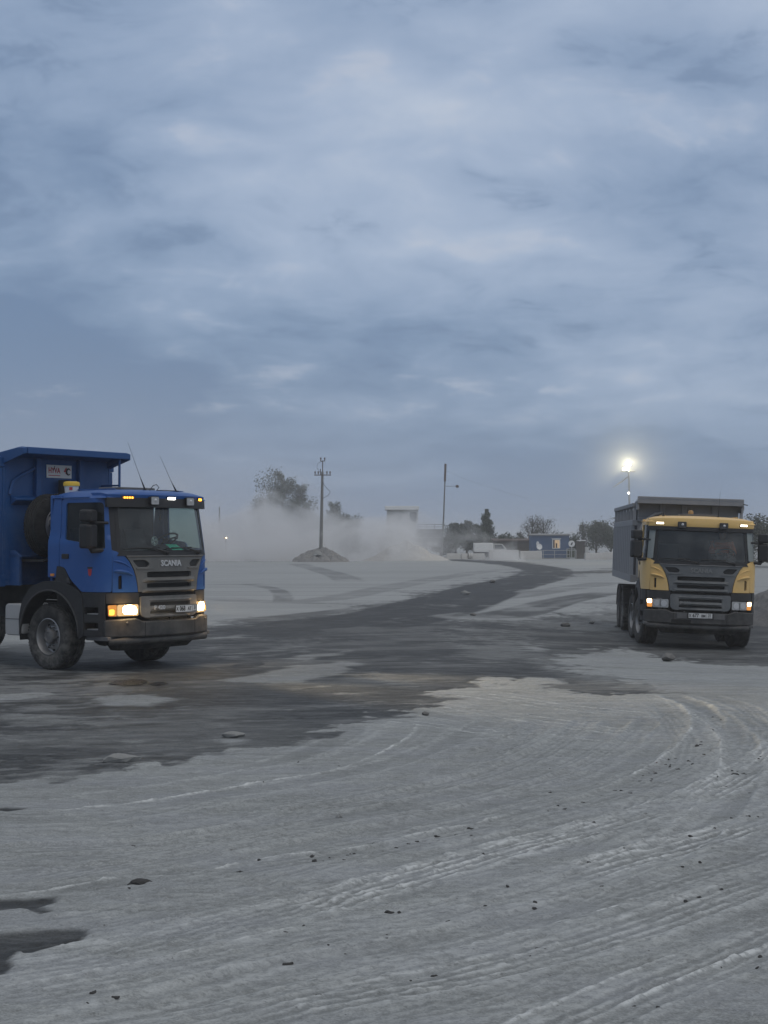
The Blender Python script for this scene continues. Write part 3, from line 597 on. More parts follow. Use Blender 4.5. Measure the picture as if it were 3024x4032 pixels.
# ================================================================== the tipper trucks
# truck axes: x forward, y to the truck's left, z up; origin on the ground under the front axle
# plan of the cab front: a superellipse half, then straight sides
CW = 1.225
_th = np.linspace(0, pi / 2, 160)
_v = CW * np.sin(_th) ** (2 / 2.7); _u = 1.08 + 0.50 * np.cos(_th) ** (2 / 2.2)
_v = np.append(_v, CW); _u = np.append(_u, -0.6)
_s = np.concatenate([[0], np.cumsum(np.hypot(np.diff(_v), np.diff(_u)))])
def sv(v): return float(np.interp(abs(v), _v[:160], _s[:160])) * (1 if v >= 0 else -1)
def su(u, side=1): return side * float(np.interp(-u, -_u, _s))
def sstep(a, b, x): t = min(1, max(0, (x - a) / (b - a))); return t * t * (3 - 2 * t)
def cabS(s, z, off=0.0):
    a = abs(s); sg = 1 if s >= 0 else -1
    def at(a): return np.interp(a, _s, _u), np.interp(a, _s, _v)
    u, v = at(a); u2, v2 = at(a + .012); u1, v1 = at(max(0, a - .012))
    tu, tv = u2 - u1, v2 - v1; L = math.hypot(tu, tv); nu, nv = tv / L, -tu / L
    if a < 1e-6: nu, nv = 1, 0
    lean = -0.17 * max(0, z - 1.87) - 0.05 * max(0, 1.87 - z) * 0
    w = sstep(0.7, 1.45, u)
    o = off + 0.03 * sstep(2.2, 2.08, z) * sstep(1.2, 1.0, u)          # the doors swell below the waistline
    v -= 0.035 * max(0, z - 2.1)
    return Vector((u + nu * o + lean * w, sg * (v + nv * o), z))

def make_wheel(parent, u, v, side, width=0.32, front=True, steer=0.0, protos={}):
    """one wheel: tyre, rim, hub and nuts; side is -1 for the truck's right"""
    key = (width, front)
    e = empty('wheel', (u, v, 0.535), (0, 0, (pi if side > 0 else 0) + steer), parent)
    if key not in protos:
        h = width / 2; R = 0.535
        prof = [(0.285, -h * .78), (0.31, -h * .9), (0.36, -h * 1.0), (0.43, -h * 1.06), (0.485, -h * 1.02), (0.515, -h * .94), (R - .004, -h * .82)]
        for k in range(-2, 3):
            a = k * h * .33; prof += [(R, a - h * .14), (R, a + h * .09), (R - .014, a + h * .11), (R - .014, a + h * .17)]
        prof = prof[:-2] + [(R - .004, h * .82), (0.515, h * .94), (0.485, h * 1.02), (0.43, h * 1.06), (0.36, h * 1.0), (0.31, h * .9), (0.285, h * .78)]
        tyre = MB().lathe(prof, axis=(0, -1, 0), n=64)
        x, y, d = axes((0, -1, 0))
        for k in range(64):                                    # shoulder lugs
            t = 2 * pi * (k + .25) / 64; r = x * cos(t) + y * sin(t); q = r.cross(d)
            for sg in (-1, 1): tyre.bar(r * (R - .028) + d * (sg * h * .97), r * (R + .002) + d * (sg * h * .78), .026, .02, up=q)
        tm = tyre.build('tyre', M['rubber'], smooth=True)
        o = 1 if front else -1
        rim = MB().lathe([(0.290, -h * .8), (0.302, h * .80), (0.306, h * .93), (0.293, h * .96), (0.283, h * .84), (0.272, h * .5), (0.262, h * .22), (0.236, h * .18 + (.0 if front else -.06)), (0.200, h * .34 - (0 if front else .13)), (0.178, h * .46 - (0 if front else .16)), (0.135, h * .47 - (0 if front else .16)), (0.13, h * .4 - (0 if front else .2)), (0.0, h * .4 - (0 if front else .2))], axis=(0, -1, 0), n=48)
        rm = rim.build('rim', M['rim'] if front else M['rimdark'], smooth=True)
        hub = MB().lathe([(0.125, h * .3 - (0 if front else .2)), (0.122, h * .72), (0.112, h * .86), (0.08, h * .92), (0.075, h * .88), (0.0, h * .88)], axis=(0, -1, 0), n=28)
        hm = hub.build('hub', M['rimdark'], smooth=True)
        nuts = MB(); holes = MB()
        for k in range(10):
            t = 2 * pi * k / 10; r = x * cos(t) + y * sin(t); q = d * (h * .47 - (0 if front else .16))
            nuts.cyl(r * .156 + q, r * .156 + q + d * .04, .017, .014, 6)
            t += pi / 10; r = x * cos(t) + y * sin(t); q = d * (h * .28 - (0 if front else .09))
            holes.cyl(r * .218 + q - d * .03, r * .218 + q + d * .006, .028, .028, 10)
        nm = nuts.build('wheel_nuts', M['rimdark'], kind='stuff'); om = holes.build('hand_holes', M['deep'], kind='stuff')
        protos[key] = [tm, rm, hm, nm, om]
        for c in protos[key]: c.parent = e
    else:
        for c in protos[key]:
            k = c.copy(); C.objects.link(k); k.parent = e; k.rotation_euler = (0, random.random() * 6, 0)
    return e

def truck(name, label, loc, rot, P):
    T = empty(name, loc, rot); tag(T, label, 'dump truck', 'tipper trucks in the yard')
    body, grille = M[P['paint']], M[P['grille']]
    R = -1; L = 1
    # ---------------- cab shell
    roof = MB(); nu, nv = 22, 22; g = []
    for i in range(nu + 1):
        for j in range(nv + 1):
            a = -1 + 2 * i / nu; b = -1 + 2 * j / nv
            a = math.copysign(abs(a) ** .8, a); b = math.copysign(abs(b) ** .8, b)
            uu = 0.73 + a * .70 - (0.16 * abs(b) ** 3 if a > 0 else 0) * max(0, a); vv = b * 1.195
            f = max(0, 1 - abs(a) ** 7) ** .5 * max(0, 1 - abs(b) ** 7) ** .5
            g.append((uu, vv, 2.80 + .135 * f + .03 * (1 - b * b) * (1 - a * a)))
    roof.add(g, [(i * (nv + 1) + j, (i + 1) * (nv + 1) + j, (i + 1) * (nv + 1) + j + 1, i * (nv + 1) + j + 1) for i in range(nu) for j in range(nv)])
    ro = roof.build('roof', body, T, smooth=True)
    for v in (-.8, .8): MB().bar((.15, v, 2.956), (1.1, v, 2.956), .05, .014).build('roof_rib', body, ro, bevel=.005)
    hatch = MB(); hatch.prism(fillet([(.28, -.42), (.86, -.42), (.86, .42), (.28, .42)], .09), lambda a, b: (a, b, 2.955), lambda a, b: (a, b, 3.005))
    hatch.build('roof_hatch', M['rimdark'], ro, bevel=.012)
    MB().box(.0, .06, -1.19, 1.19, 1.42, 2.86).build('rear_wall', body, T, bevel=.02)
    for sd in (R, L):
        # rear quarter behind the door, cut over the wheel arch
        o = [(su(u, sd), z) for u, z in ((0.02, 1.51), (.22, 1.51), (.22, 1.62), (.285, 1.70), (.285, 2.86), (.12, 2.86), (.07, 2.5), (.02, 2.2))]
        panel('rear_quarter', o, cabS, body, T, thick=.04, bevel=.008)
        tri = [(su(u, sd), z) for u, z in ((.20, 1.42), (.56, 1.42), (.50, 1.55), (.40, 1.68), (.24, 1.70))]
        panel('arch_trim', tri, cabS, M['black'], T, thick=.03, off=.004, bevel=.006)
        # door
        od = fillet([(su(u, sd), z) for u, z in ((.30, 2.80), (.30, 1.70), (.42, 1.68), (.55, 1.49), (.82, 1.29))] + [(sd * 1.15, 1.29), (sd * 1.13, 2.80)], [.07, .02, .06, .1, .03, .03, .09])
        win = fillet([(su(u, sd), z) for u, z in ((.40, 2.73), (.40, 2.13), (.76, 2.09), (.80, 2.02), (.84, 1.99))] + [(sd * 1.24, 1.985), (sd * 1.20, 2.73)], [.06, .05, .04, .04, .03, .03, .07])
        d = panel('door', od, cabS, body, T, holes=[win], thick=.035, res=.07, bevel=.008)
        panel('window_glass', fillet([(su(u, sd), z) for u, z in ((.385, 2.745), (.385, 2.10), (.75, 2.07), (.79, 1.975))] + [(sd * 1.225, 1.97), (sd * 1.185, 2.745)], .05), cabS, M['glass_side'], d, thick=.006, off=-.02, res=.12)
        hb = MB(); q = cabS(su(.42, sd), 1.86, .006)
        hb.prism(fillet([(.36, 1.82), (.52, 1.82), (.52, 1.90), (.36, 1.90)], .02), lambda a, b: (a, sd * 1.24, b), lambda a, b: (a, sd * 1.272, b))
        hb.build('door_handle', M['black'], d, bevel=.006)
        # seal line above the door (rain gutter) and hinge cover
        gt = [cabS(su(u, sd), 2.815, .012) for u in np.linspace(.1, 1.0, 9)]
        MB().tube(gt, .012, 6).build('rain_gutter', body, d, smooth=True)
        if P['badge'] and sd == R:
            bd = MB()
            bd.prism(fillet([(.97, 1.66), (1.05, 1.66), (1.04, 1.57), (1.01, 1.54), (.98, 1.57)], .012), lambda a, b: cabS(su(a, sd), b, .003), lambda a, b: cabS(su(a, sd), b, .009))
            bd.build('shield_emblem', M['red'], d)
            bk = MB(); bk.prism(fillet([(.955, 1.69), (1.065, 1.69), (1.065, 1.665), (.955, 1.665)], .01), lambda a, b: cabS(su(a, sd), b, .003), lambda a, b: cabS(su(a, sd), b, .009))
            bk.build('emblem_crown', M['ink'], d)
        if P['marker']:
            mk = MB(); mk.prism(fillet([(.10, 1.535), (.18, 1.535), (.18, 1.575), (.10, 1.575)], .012), lambda a, b: cabS(su(a, sd), b, .0), lambda a, b: cabS(su(a, sd), b, .018))
            mk.build('side_marker', M['amber_refl'], T)
        # A-pillar
        ap = [(sd * 1.025, 1.90), (sd * .985, 2.76), (sd * 1.125, 2.80), (sd * 1.145, 1.95)]
        panel('windscreen_pillar', ap, cabS, M['black'] if P['paint'] == 'blue' else M['deep'], T, thick=.05, off=-.006, res=.1)
        if P['paint'] == 'yellow': panel('pillar_panel', fillet([(sd * 1.075, 1.985), (sd * 1.235, 1.985), (sd * 1.19, 2.72), (sd * 1.035, 2.72)], .03), cabS, M['plastic_grey'], T, thick=.02, off=.014, bevel=.006)  # pale grey panel laid over pillar and door frame
        # corner panel with its air slot
        arc = [(sd * v, z) for v, z in ((.70, 1.285), (.715, 1.40), (.745, 1.53), (.795, 1.66), (.865, 1.78), (.945, 1.87), (1.04, 1.93), (1.13, 1.962))]
        co = [(sd * 1.14, 1.285)] + arc + [(sd * 1.14, 1.966)]
        slot = fillet([(sd * v, z) for v, z in ((.985, 1.335), (1.045, 1.335), (1.045, 1.545), (.985, 1.56))], .02)
        c = panel('corner_panel', co, cabS, body, T, holes=[slot], thick=.05, res=.06, bevel=.009)
        panel('air_slot', fillet([(sd * v, z) for v, z in ((.97, 1.32), (1.06, 1.32), (1.06, 1.57), (.97, 1.57))], .02), cabS, M['deep'], c, thick=.01, off=-.045)
        lip = [cabS(sd * v, z, .012 + .022 * sin(pi * t)) for t, v, z in ((0, .80, 1.555), (.2, .88, 1.60), (.5, 1.0, 1.625), (.8, 1.07, 1.63), (1, 1.12, 1.625))]
        MB().tube(lip, [.008, .022, .03, .026, .012], 8).build('slot_brow', body, c, smooth=True)
        crease = [cabS(sd * v, z, .004) for v, z in ((.85, 1.69), (.94, 1.745), (1.04, 1.78), (1.12, 1.79))]
        MB().tube(crease, [.006, .015, .018, .008], 8).build('crease', body, c, smooth=True)
    # ---------------- front panel
    arcR = [(-v, z) for v, z in ((.685, 1.285), (.70, 1.40), (.73, 1.53), (.78, 1.66), (.85, 1.78), (.925, 1.865))]
    arcL = [(-s, z) for s, z in arcR]
    slots = [fillet([(sv(-.52), a), (sv(.52), a), (sv(.52), b), (sv(-.52), b)], .03) for a, b in ((1.515, 1.605), (1.345, 1.42))]
    inl = [fillet([(sd * sv(v), z) for v, z in ((.80, 1.80), (.70, 1.685), (.50, 1.685), (.465, 1.74), (.56, 1.80))], .035) for sd in (R, L)]
    fp = panel('front_panel', arcR + arcL[::-1], cabS, grille, T, holes=slots + inl, thick=.05, off=.004, res=.07, bevel=.007)
    for a, b in ((1.50, 1.62), (1.33, 1.435)):
        panel('grille_mesh', [(sv(-.54), a), (sv(.54), a), (sv(.54), b), (sv(-.54), b)], cabS, M['mesh'], fp, thick=.01, off=-.05)
        gm = MB()
        for k in range(4):
            z = a + (b - a) * (k + .5) / 4
            gm.tube([cabS(sv(v), z, -.044) for v in np.linspace(-.52, .52, 9)], .006, 4)
        gm.build('mesh_wires', M['black'], fp)
    for sd in (R, L):
        panel('corner_inlet', [(sd * sv(v), z) for v, z in ((.85, 1.82), (.72, 1.665), (.48, 1.665), (.44, 1.74), (.55, 1.82))], cabS, M['black'], fp, thick=.01, off=-.03)
        panel('inlet_lip', [(sd * sv(v), z) for v, z in ((.73, 1.672), (.44, 1.680), (.40, 1.668), (.46, 1.652), (.725, 1.650))], cabS, grille, fp, thick=.03, off=.02, bevel=.006)
    def louvre(nm, w, z, parent, d=.075, hh=.045, mat=grille):
        b = MB(); vs_ = np.linspace(-w, w, 15); pts = []
        for k, v in enumerate(vs_):
            t = min(1, (w - abs(v)) / .12); e = d * t
            for dz_, of in ((.040, .0), (.004, e), (-hh * .30, e), (-hh, 0.002)): pts.append(cabS(sv(v), z + dz_, of))
        f = [(k * 4 + i, (k + 1) * 4 + i, (k + 1) * 4 + (i + 1) % 4, k * 4 + (i + 1) % 4) for k in range(14) for i in range(4)]
        return b.add(pts, f).build(nm, mat, parent, smooth=False, bevel=.004)
    louvre('louvre', .62, 1.478, fp); louvre('louvre', .62, 1.312, fp)
    cowl = panel('cowl', [(sv(-1.04), 1.87), (sv(1.04), 1.87), (sv(1.0), 1.925), (sv(-1.0), 1.925)], cabS, M['black'], T, thick=.04, off=.012, bevel=.006)
    cl_ = [cabS(sv(v), 1.862, .012) for v in np.linspace(-.90, .90, 15)]
    MB().tube(cl_, .013, 6).build('panel_lip', grille, fp, smooth=True)
    text('maker_badge', 'SCANIA', .132, cabS(0, 1.742, .012), (0, 1, 0), (0, 0, 1), M[P['badge_mat']], fp, .008, 1.02, bold=.004)
    panel('gap_strip', [(sv(-.70), 1.20), (sv(.70), 1.20), (sv(.70), 1.30), (sv(-.70), 1.30)], cabS, M['deep'], T, thick=.02, off=-.04)
    gs = MB()
    for z in (1.232, 1.256): gs.tube([cabS(sv(v), z, -.032) for v in np.linspace(-.68, .68, 11)], .007, 4)
    gs.build('gap_louvre', M['mesh'], T)
    # ---------------- lower grille
    lo = fillet([(sv(-.66), .865), (sv(.66), .865), (sv(.66), 1.215), (sv(-.66), 1.215)], [.13, .13, .05, .05])
    ls = [fillet([(sv(-.47), a), (sv(.47), a), (sv(.47), b), (sv(-.47), b)], .02) for a, b in ((1.045, 1.115), (.915, .972))]
    lg = panel('lower_grille', lo, cabS, grille, T, holes=ls, thick=.05, off=.02, res=.08, bevel=.01)
    panel('grille_mesh', [(sv(-.49), .90), (sv(.49), .90), (sv(.49), 1.125), (sv(-.49), 1.125)], cabS, M['mesh'], lg, thick=.01, off=-.035)
    louvre('louvre', .56, 1.155, lg, .04); louvre('louvre', .50, 1.015, lg, .06, .05); louvre('louvre', .52, .888, lg, .05, .03)
    mb = text('model_badge', P['model'], .092, cabS(sv(-.33), 1.025, .09), (0.05, 1, 0), (0, 0, 1), M[P['badge_mat']], lg, .006, 1.15, bold=.002)
    # ---------------- number plate
    pu, pvv, pz = P['plate_at']
    npb = MB(); npb.prism(fillet([(-.268, -.064), (.268, -.064), (.268, .064), (-.268, .064)], .012), lambda a, b: (pu, pvv + a, pz + b), lambda a, b: (pu + .012, pvv + a, pz + b))
    npl = npb.build('number_plate', M['black'], T)
    MB().prism(fillet([(-.258, -.054), (.258, -.054), (.258, .054), (-.258, .054)], .01), lambda a, b: (pu + .012, pvv + a, pz + b), lambda a, b: (pu + .016, pvv + a, pz + b)).build('plate_face', M['platewhite'], npl)
    a, b, c_, r_ = P['plate']
    pr = dict(R=(0, 1, 0), U=(0, 0, 1), mat=M['ink'], parent=npl, depth=.002)
    text('plate_letters', a, .085, (pu + .017, pvv - .225, pz - .004), xs=.8, bold=.002, **pr)
    text('plate_digits', b, .115, (pu + .017, pvv - .105, pz), xs=.78, bold=.003, **pr)
    text('plate_letters', c_, .085, (pu + .017, pvv + .065, pz - .006), xs=.8, bold=.002, **pr)
    text('plate_region', r_, .085, (pu + .017, pvv + .20, pz + .012), xs=.8, bold=.002, **pr)
    pl_ = MB(); pl_.box(pu + .016, pu + .018, pvv + .135, pvv + .139, pz - .05, pz + .05); pl_.box(pu + .016, pu + .018, pvv + .16, pvv + .235, pz - .045, pz - .035)
    pl_.build('plate_lines', M['ink'], npl)
    # ---------------- windscreen, wipers, visor
    ws = fillet([(sv(-1.03), 1.905), (sv(1.03), 1.905), (sv(1.0), 2.74), (sv(-1.0), 2.74)], .05)
    gi = fillet([(sv(-.975), 1.955), (sv(.975), 1.955), (sv(.955), 2.70), (sv(-.955), 2.70)], .06)
    panel('windscreen_seal', ws, cabS, M['black'], T, holes=[gi], thick=.02, off=.0, res=.1)
    panel('windscreen', fillet([(sv(-1.0), 1.93), (sv(1.0), 1.93), (sv(.975), 2.72), (sv(-.975), 2.72)], .05), cabS, M[P['glass']], T, thick=.006, off=-.006, res=.09)
    for v0, v1 in ((-.08, -.80), (.72, .02)):
        w = MB(); a0 = cabS(sv(v0), 1.915, .05); a1 = cabS(sv((v0 + v1) / 2), 1.995, .045); a2 = cabS(sv(v1), 2.0, .03)
        w.tube([a0, a1, a2], [.014, .010, .006], 6); w.tube([cabS(sv(v), 1.985 + .02 * math.sin((v - v1) * 2), .02) for v in np.linspace(v1 - .12, (v0 * .75 + v1 * .25), 8)], .009, 5); w.cyl(a0 - Vector((.04, 0, 0)), a0 + Vector((.015, 0, 0)), .03, .022, 10)
        w.build('wiper', M['black'], T, smooth=True)
    zt = P['fascia_z']
    def visor_u(v): return 1.49 - .25 * abs(v / 1.15) ** 2.5
    fa = MB(); vv = np.linspace(-1.15, 1.15, 25); pts = []
    for v in vv:
        u = visor_u(v); pts += [(u - .24, v, zt + .01), (u - .045, v, zt - .012), (u + .015, v, zt), (u + .03, v, zt + .06), (u, v, 2.895 - .03 * abs(v / 1.2) ** 4), (u - .10, v, 2.925 - .045 * abs(v / 1.2) ** 4), (u - .34, v, 2.93 - .05 * abs(v / 1.2) ** 4)]
    fa.add(pts, [(k * 7 + i, (k + 1) * 7 + i, (k + 1) * 7 + (i + 1) % 7, k * 7 + (i + 1) % 7) for k in range(24) for i in range(7)] + [tuple(range(7)), tuple(24 * 7 + i for i in range(7))[::-1]])
    fas = fa.build('roof_fascia', body, T, smooth=True)
    vi = MB(); pts = []
    for v in vv:
        u = visor_u(v) + P['visor_out']; z1_ = zt + .008
        zb = P['visor_z'] + P['visor_drop'] * (1 if abs(v) > .28 else 1.05)
        pts += [(u - .05, v, zb), (u, v, zb + .004), (u - .01, v, z1_), (u - .06, v, z1_)]
    vi.add(pts, [(k * 4 + i, (k + 1) * 4 + i, (k + 1) * 4 + (i + 1) % 4, k * 4 + (i + 1) % 4) for k in range(24) for i in range(4)] + [(0, 1, 2, 3), tuple(24 * 4 + i for i in range(4))[::-1]])
    vis = vi.build('sun_visor', M['black'], T, smooth=True)
    for v in (-.95, 0.0, .95): MB().bar((visor_u(v) - .12, v, zt + .03), (visor_u(v) + .01, v, zt - .04), .03, .02).build('visor_bracket', M['black'], vis)
    # roof lights
    def lightbar(nm, v, mat, z, w=.15, h=.038, back=M['black']):
        u = visor_u(v) + .03; yaw = -math.atan2(.25 * 2.5 * abs(v / 1.15) ** 1.5 / 1.15 * (1 if v > 0 else -1), 1); c_, s_ = cos(yaw), sin(yaw)
        f = lambda x: (lambda a, b: (u + x * c_ + a * s_, v + a * c_, z + b))
        h0 = MB(); h0.prism(fillet([(-w / 2 - .012, -h / 2 - .01), (w / 2 + .012, -h / 2 - .01), (w / 2 + .012, h / 2 + .01), (-w / 2 - .012, h / 2 + .01)], .015), f(-.02), f(.012))
        H = h0.build(nm, back, T)
        lens = MB(); lens.prism(fillet([(-w / 2, -h / 2), (w / 2, -h / 2), (w / 2, h / 2), (-w / 2, h / 2)], .015), f(.012), f(.022)); lens.build('lens', mat, H)
        return H, f
    for v, mat, w in P['roof_lights']:
        H, f = lightbar('marker_light', v, M[mat[0]], P['light_z'], w)
        if mat[1]:
            leds = MB()
            for k in range(4):
                a = -w * .36 + w * .24 * k; leds.cyl(f(.022)(a, 0), f(.027)(a, 0), .016, .014, 8)
            leds.build('light_diodes', M[mat[1]], H, kind='stuff')
    for v in P['spots']:
        u = visor_u(v) + .03; z = P['spot_z']
        s0 = MB(); s0.prism(fillet([(-.10, -.075), (.10, -.075), (.10, .075), (-.10, .075)], .025), lambda a, b: (u - .02, v + a * .75, z + b * .8), lambda a, b: (u + .07, v + a, z + b))
        S = s0.build('work_lamp', M['black'], T, bevel=.01)
        MB().prism(fillet([(-.085, -.06), (.085, -.06), (.085, .06), (-.085, .06)], .02), lambda a, b: (u + .06, v + a, z + b), lambda a, b: (u + .076, v + a, z + b)).build('lens', M['lamp_glass'] if P['spot_clear'] else M['black'], S)
        MB().ball((u + .07, v + .01, z + .01), .035, 10, 6, (.5, 1, .8)).build('bulb_shield', M['chrome'], S, smooth=True)
        br = MB()
        for k in range(5): br.box(u + .076, u + .078, v - .083, v + .083, z - .05 + k * .025 - .001, z - .05 + k * .025 + .001)
        br.build('lens_ribs', M['alu'], S)
    # ---------------- bumper and lamps
    eb = P['bumper_end']
    bl = fillet([(-eb, .56), (eb, .56), (eb, .845), (sv(.74), .87), (sv(.62), .815), (sv(-.62), .815), (sv(-.74), .87), (-eb, .845)], [.05, .05, .05, .03, .03, .03, .03, .05])
    bu = panel('bumper', bl, cabS, M['bumper'], T, thick=.09, off=.04, res=.09, bevel=.025)
    panel('bumper_seam', [(sv(-.585), .575), (sv(-.575), .575), (sv(-.575), .80), (sv(-.585), .80)], cabS, M['deep'], bu, thick=.006, off=.0425)
    panel('bumper_seam', [(sv(.575), .575), (sv(.585), .575), (sv(.585), .80), (sv(.575), .80)], cabS, M['deep'], bu, thick=.006, off=.0425)
    if P['plate_panels']:
        for s0, s1 in ((-.50, -.29), (.29, .53)): panel('plate_backing', [(sv(s0), .685), (sv(s1), .685), (sv(s1), .81), (sv(s0), .81)], cabS, M['rimdark'], bu, thick=.012, off=.048, bevel=.003)
        panel('lower_intake', fillet([(sv(-.62), .575), (sv(-.2), .575), (sv(-.2), .655), (sv(-.62), .655)], .015), cabS, M['deep'], bu, thick=.006, off=.0425)
    for v, z in P['bumper_bits']: MB().cyl(cabS(sv(v), z, .045), cabS(sv(v), z, .062), .018, .014, 8).build('bumper_bolt', M['rimdark'], bu)
    for sd in (R, L):
        hl = fillet([(sd * .685, .895), (sd * 1.21, .895), (sd * 1.22, 1.085), (sd * .685, 1.10)], .02)
        H = panel('headlight', hl, cabS, M['black'], T, thick=.06, off=-.005, res=.1)
        main = fillet([(sd * .695, .905), (sd * 1.06, .905), (sd * 1.06, 1.085), (sd * .695, 1.09)], .03)
        panel('reflector', main, cabS, M['headlamp_dim'] if P['lamps'] else M['lamp_glass'], H, thick=.012, off=.006)
        if P['lamps']:
            panel('lit_lens', fillet([(sd * sv(.715), .93), (sd * sv(.95), .935), (sd * sv(.955), 1.06), (sd * sv(.84), 1.085), (sd * sv(.73), 1.05)], .05), cabS, M['headlamp_on'], H, thick=.004, off=.012)
        else:
            for v in (.79, .94): MB().cyl(cabS(sd * sv(v), .995, -.002), cabS(sd * sv(v), .995, .012), .07, .065, 16).build('lamp_bowl', M['chrome'], H, smooth=True)
            panel('lamp_divider', [(sd * sv(.862), .91), (sd * sv(.868), .91), (sd * sv(.868), 1.08), (sd * sv(.862), 1.08)], cabS, M['black'], H, thick=.01, off=.014)
        ind = fillet([(sd * 1.07, .905), (sd * 1.20, .905), (sd * 1.21, 1.078), (sd * 1.07, 1.085)], .02)
        panel('indicator', ind, cabS, M['amber_soft'] if P['lamps'] else M['amber_soft'], H, thick=.012, off=.006)
        if P['lamps']: panel('lit_bulb', fillet([(sd * 1.11, .925), (sd * 1.185, .925), (sd * 1.185, 1.01), (sd * 1.11, 1.01)], .02), cabS, M['amber_on'], H, thick=.004, off=.012)
        else: panel('lit_bulb', fillet([(sd * 1.075, .99), (sd * 1.195, .99), (sd * 1.2, 1.082), (sd * 1.075, 1.082)], .03), cabS, M['warm_on'], H, thick=.004, off=.012)
        panel('lamp_brow', fillet([(sd * .67, 1.105), (sd * 1.24, 1.105), (sd * 1.24, 1.275), (sd * .67, 1.275)], .02), cabS, M['bumper'], T, thick=.04, off=-.012, bevel=.008)
        if P['lamps']:
            for v in (.83,):
                ld = bpy.data.lights.new('headlamp_beam', 'SPOT'); ld.energy = P['beam']; ld.color = (1.0, .80, .52); ld.spot_size = radians(36); ld.spot_blend = 1.0; ld.shadow_soft_size = .06
                lo_ = bpy.data.objects.new('headlamp_beam', ld); C.objects.link(lo_); lo_.parent = T; lo_.location = cabS(sd * sv(v), 1.0, .06)
                lo_.rotation_euler = (0, radians(-90 + 2.2), radians(3) * sd)
            sl_ = bpy.data.lights.new('headlamp_spill', 'POINT'); sl_.energy = 5; sl_.color = (1.0, .62, .26); sl_.shadow_soft_size = .07
            so_ = bpy.data.objects.new('headlamp_spill', sl_); C.objects.link(so_); so_.parent = T; so_.location = cabS(sd * .98, 1.0, .16)
        # step panel behind the bumper
        sp_ = [(su(u, sd), z) for u, z in ((.86, .58), (.83, .9), (.80, 1.28))] + [(sd * 1.25, 1.28), (sd * 1.25, .58)]
        cut = [fillet([(su(u, sd), z) for u, z in ((1.16, a), (.885, a), (.875, b), (1.16, b))], .02) for a, b in ((.93, 1.045), (.68, .80))]
        st = panel('step_panel', sp_, cabS, M['black'], T, holes=cut, thick=.05, off=-.004, res=.1, bevel=.008)
        for z in (.965, .715): MB().box(.875, 1.15, *sorted((sd * 1.04, sd * 1.19)), z - .045, z - .02).build('step_tread', M['alu'], st, bevel=.006)
        MB().box(.82, 1.12, *sorted((sd * .92, sd * 1.0)), .58, 1.28).build('step_back', M['deep'], st)
        lowst = MB(); lowst.prism(fillet([(.86, -.02), (1.36, -.02), (1.36, .045), (.86, .055)], .02), lambda a, b: (a, sd * 1.0, .53 + b), lambda a, b: (a, sd * 1.2, .53 + b)); lowst.build('lower_step', M['rimdark'], st, bevel=.006)
        # wheel-arch flare
        outer = [(-.64, .46), (-.68, .8), (-.60, 1.12), (-.38, 1.36), (-.05, 1.455), (.30, 1.455), (.56, 1.40), (.82, 1.27), (.86, 1.0), (.87, .58)]
        innr = [(.70 * cos(t) * 1.0 + .06, .56 + .74 * sin(t)) for t in np.linspace(-.05, pi + .12, 18)]
        fl = MB(); pf = fillet(outer, [0, .1, .1, .1, .1, .1, .1, .1, .05, 0]); poly = pf + innr
        k0 = len(pf); A = lambda a, b: (a, sd * 1.265, b); B = lambda a, b: (a, sd * .92, b)
        fl.prism(poly, A, B); fl.build('wheel_arch', M['black'], T, bevel=.02)
        fe = MB(); fe.tube([(a * 1.0, sd * 1.262, b) for a, b in [(.70 * cos(t) + .06, .56 + .74 * sin(t)) for t in np.linspace(.0, pi, 22)]], .02, 6); fe.build('arch_lip', M['bumper'], T, smooth=True)
        # mirrors
        if sd == L and P['paint'] == 'blue': continue            # the photograph shows no mirror on that side
        mh = empty('mirror', (0, 0, 0), (0, 0, 0), T)
        mx, my = P['mirror']
        def housing(nm, z0, z1_, w, dep):
            b = MB(); c0 = Vector((mx, sd * my, 0)); pl = fillet([(-w / 2, z0), (w / 2, z0), (w / 2, z1_), (-w / 2, z1_)], .05)
            ang = radians(14) * sd
            rot = lambda x, y: (mx + x * cos(ang) + y * sin(ang), sd * my - x * sin(ang) + y * cos(ang))
            zc = (z0 + z1_) / 2
            b.prism(pl, lambda a, z: (*rot(-dep / 2, a), z), lambda a, z: (*rot(dep * .15, a), z))
            hb_ = len(b.v); b.prism(pl, lambda a, z: (*rot(dep * .15, a), z), lambda a, z: (*rot(dep / 2, a * .78), zc + (z - zc) * .9))
            o = b.build(nm, M['black'], mh, bevel=.02)
            g_ = MB(); g_.prism(fillet([(-w / 2 + .02, z0 + .02), (w / 2 - .02, z0 + .02), (w / 2 - .02, z1_ - .02), (-w / 2 + .02, z1_ - .02)], .04), lambda a, z: (*rot(-dep / 2 - .004, a), z), lambda a, z: (*rot(-dep / 2 + .002, a), z)); g_.build('mirror_glass', M['chrome'], mh)
        housing('mirror_housing', 1.99, 2.385, .25, .21)
        housing('wide_mirror_housing', 2.41, 2.61, .24, .21)
        MB().tube([(mx, sd * (my - .02), 2.40), (mx + .03, sd * (my - .12), 2.405), (1.26, sd * 1.10, 2.40)], [.026, .022, .022], 8).build('upper_mirror_arm', M['black'], mh, smooth=True)
        ar = MB(); ar.tube([(mx, sd * (my - .03), 2.0), (mx, sd * (my - .06), 1.955), (1.22, sd * 1.16, 1.96)], [.035, .045, .03], 8); ar.build('lower_mirror_arm', M['black'], mh, smooth=True)
    # front under-run bar and valance
    ub = MB(); ub.tube([(1.30, -1.12, .50), (1.47, -.95, .50), (1.52, 0, .50), (1.47, .95, .50), (1.36, 1.06, .50)], .062, 10)
    ub.build('underrun_bar', M['bumper'], T, smooth=True)
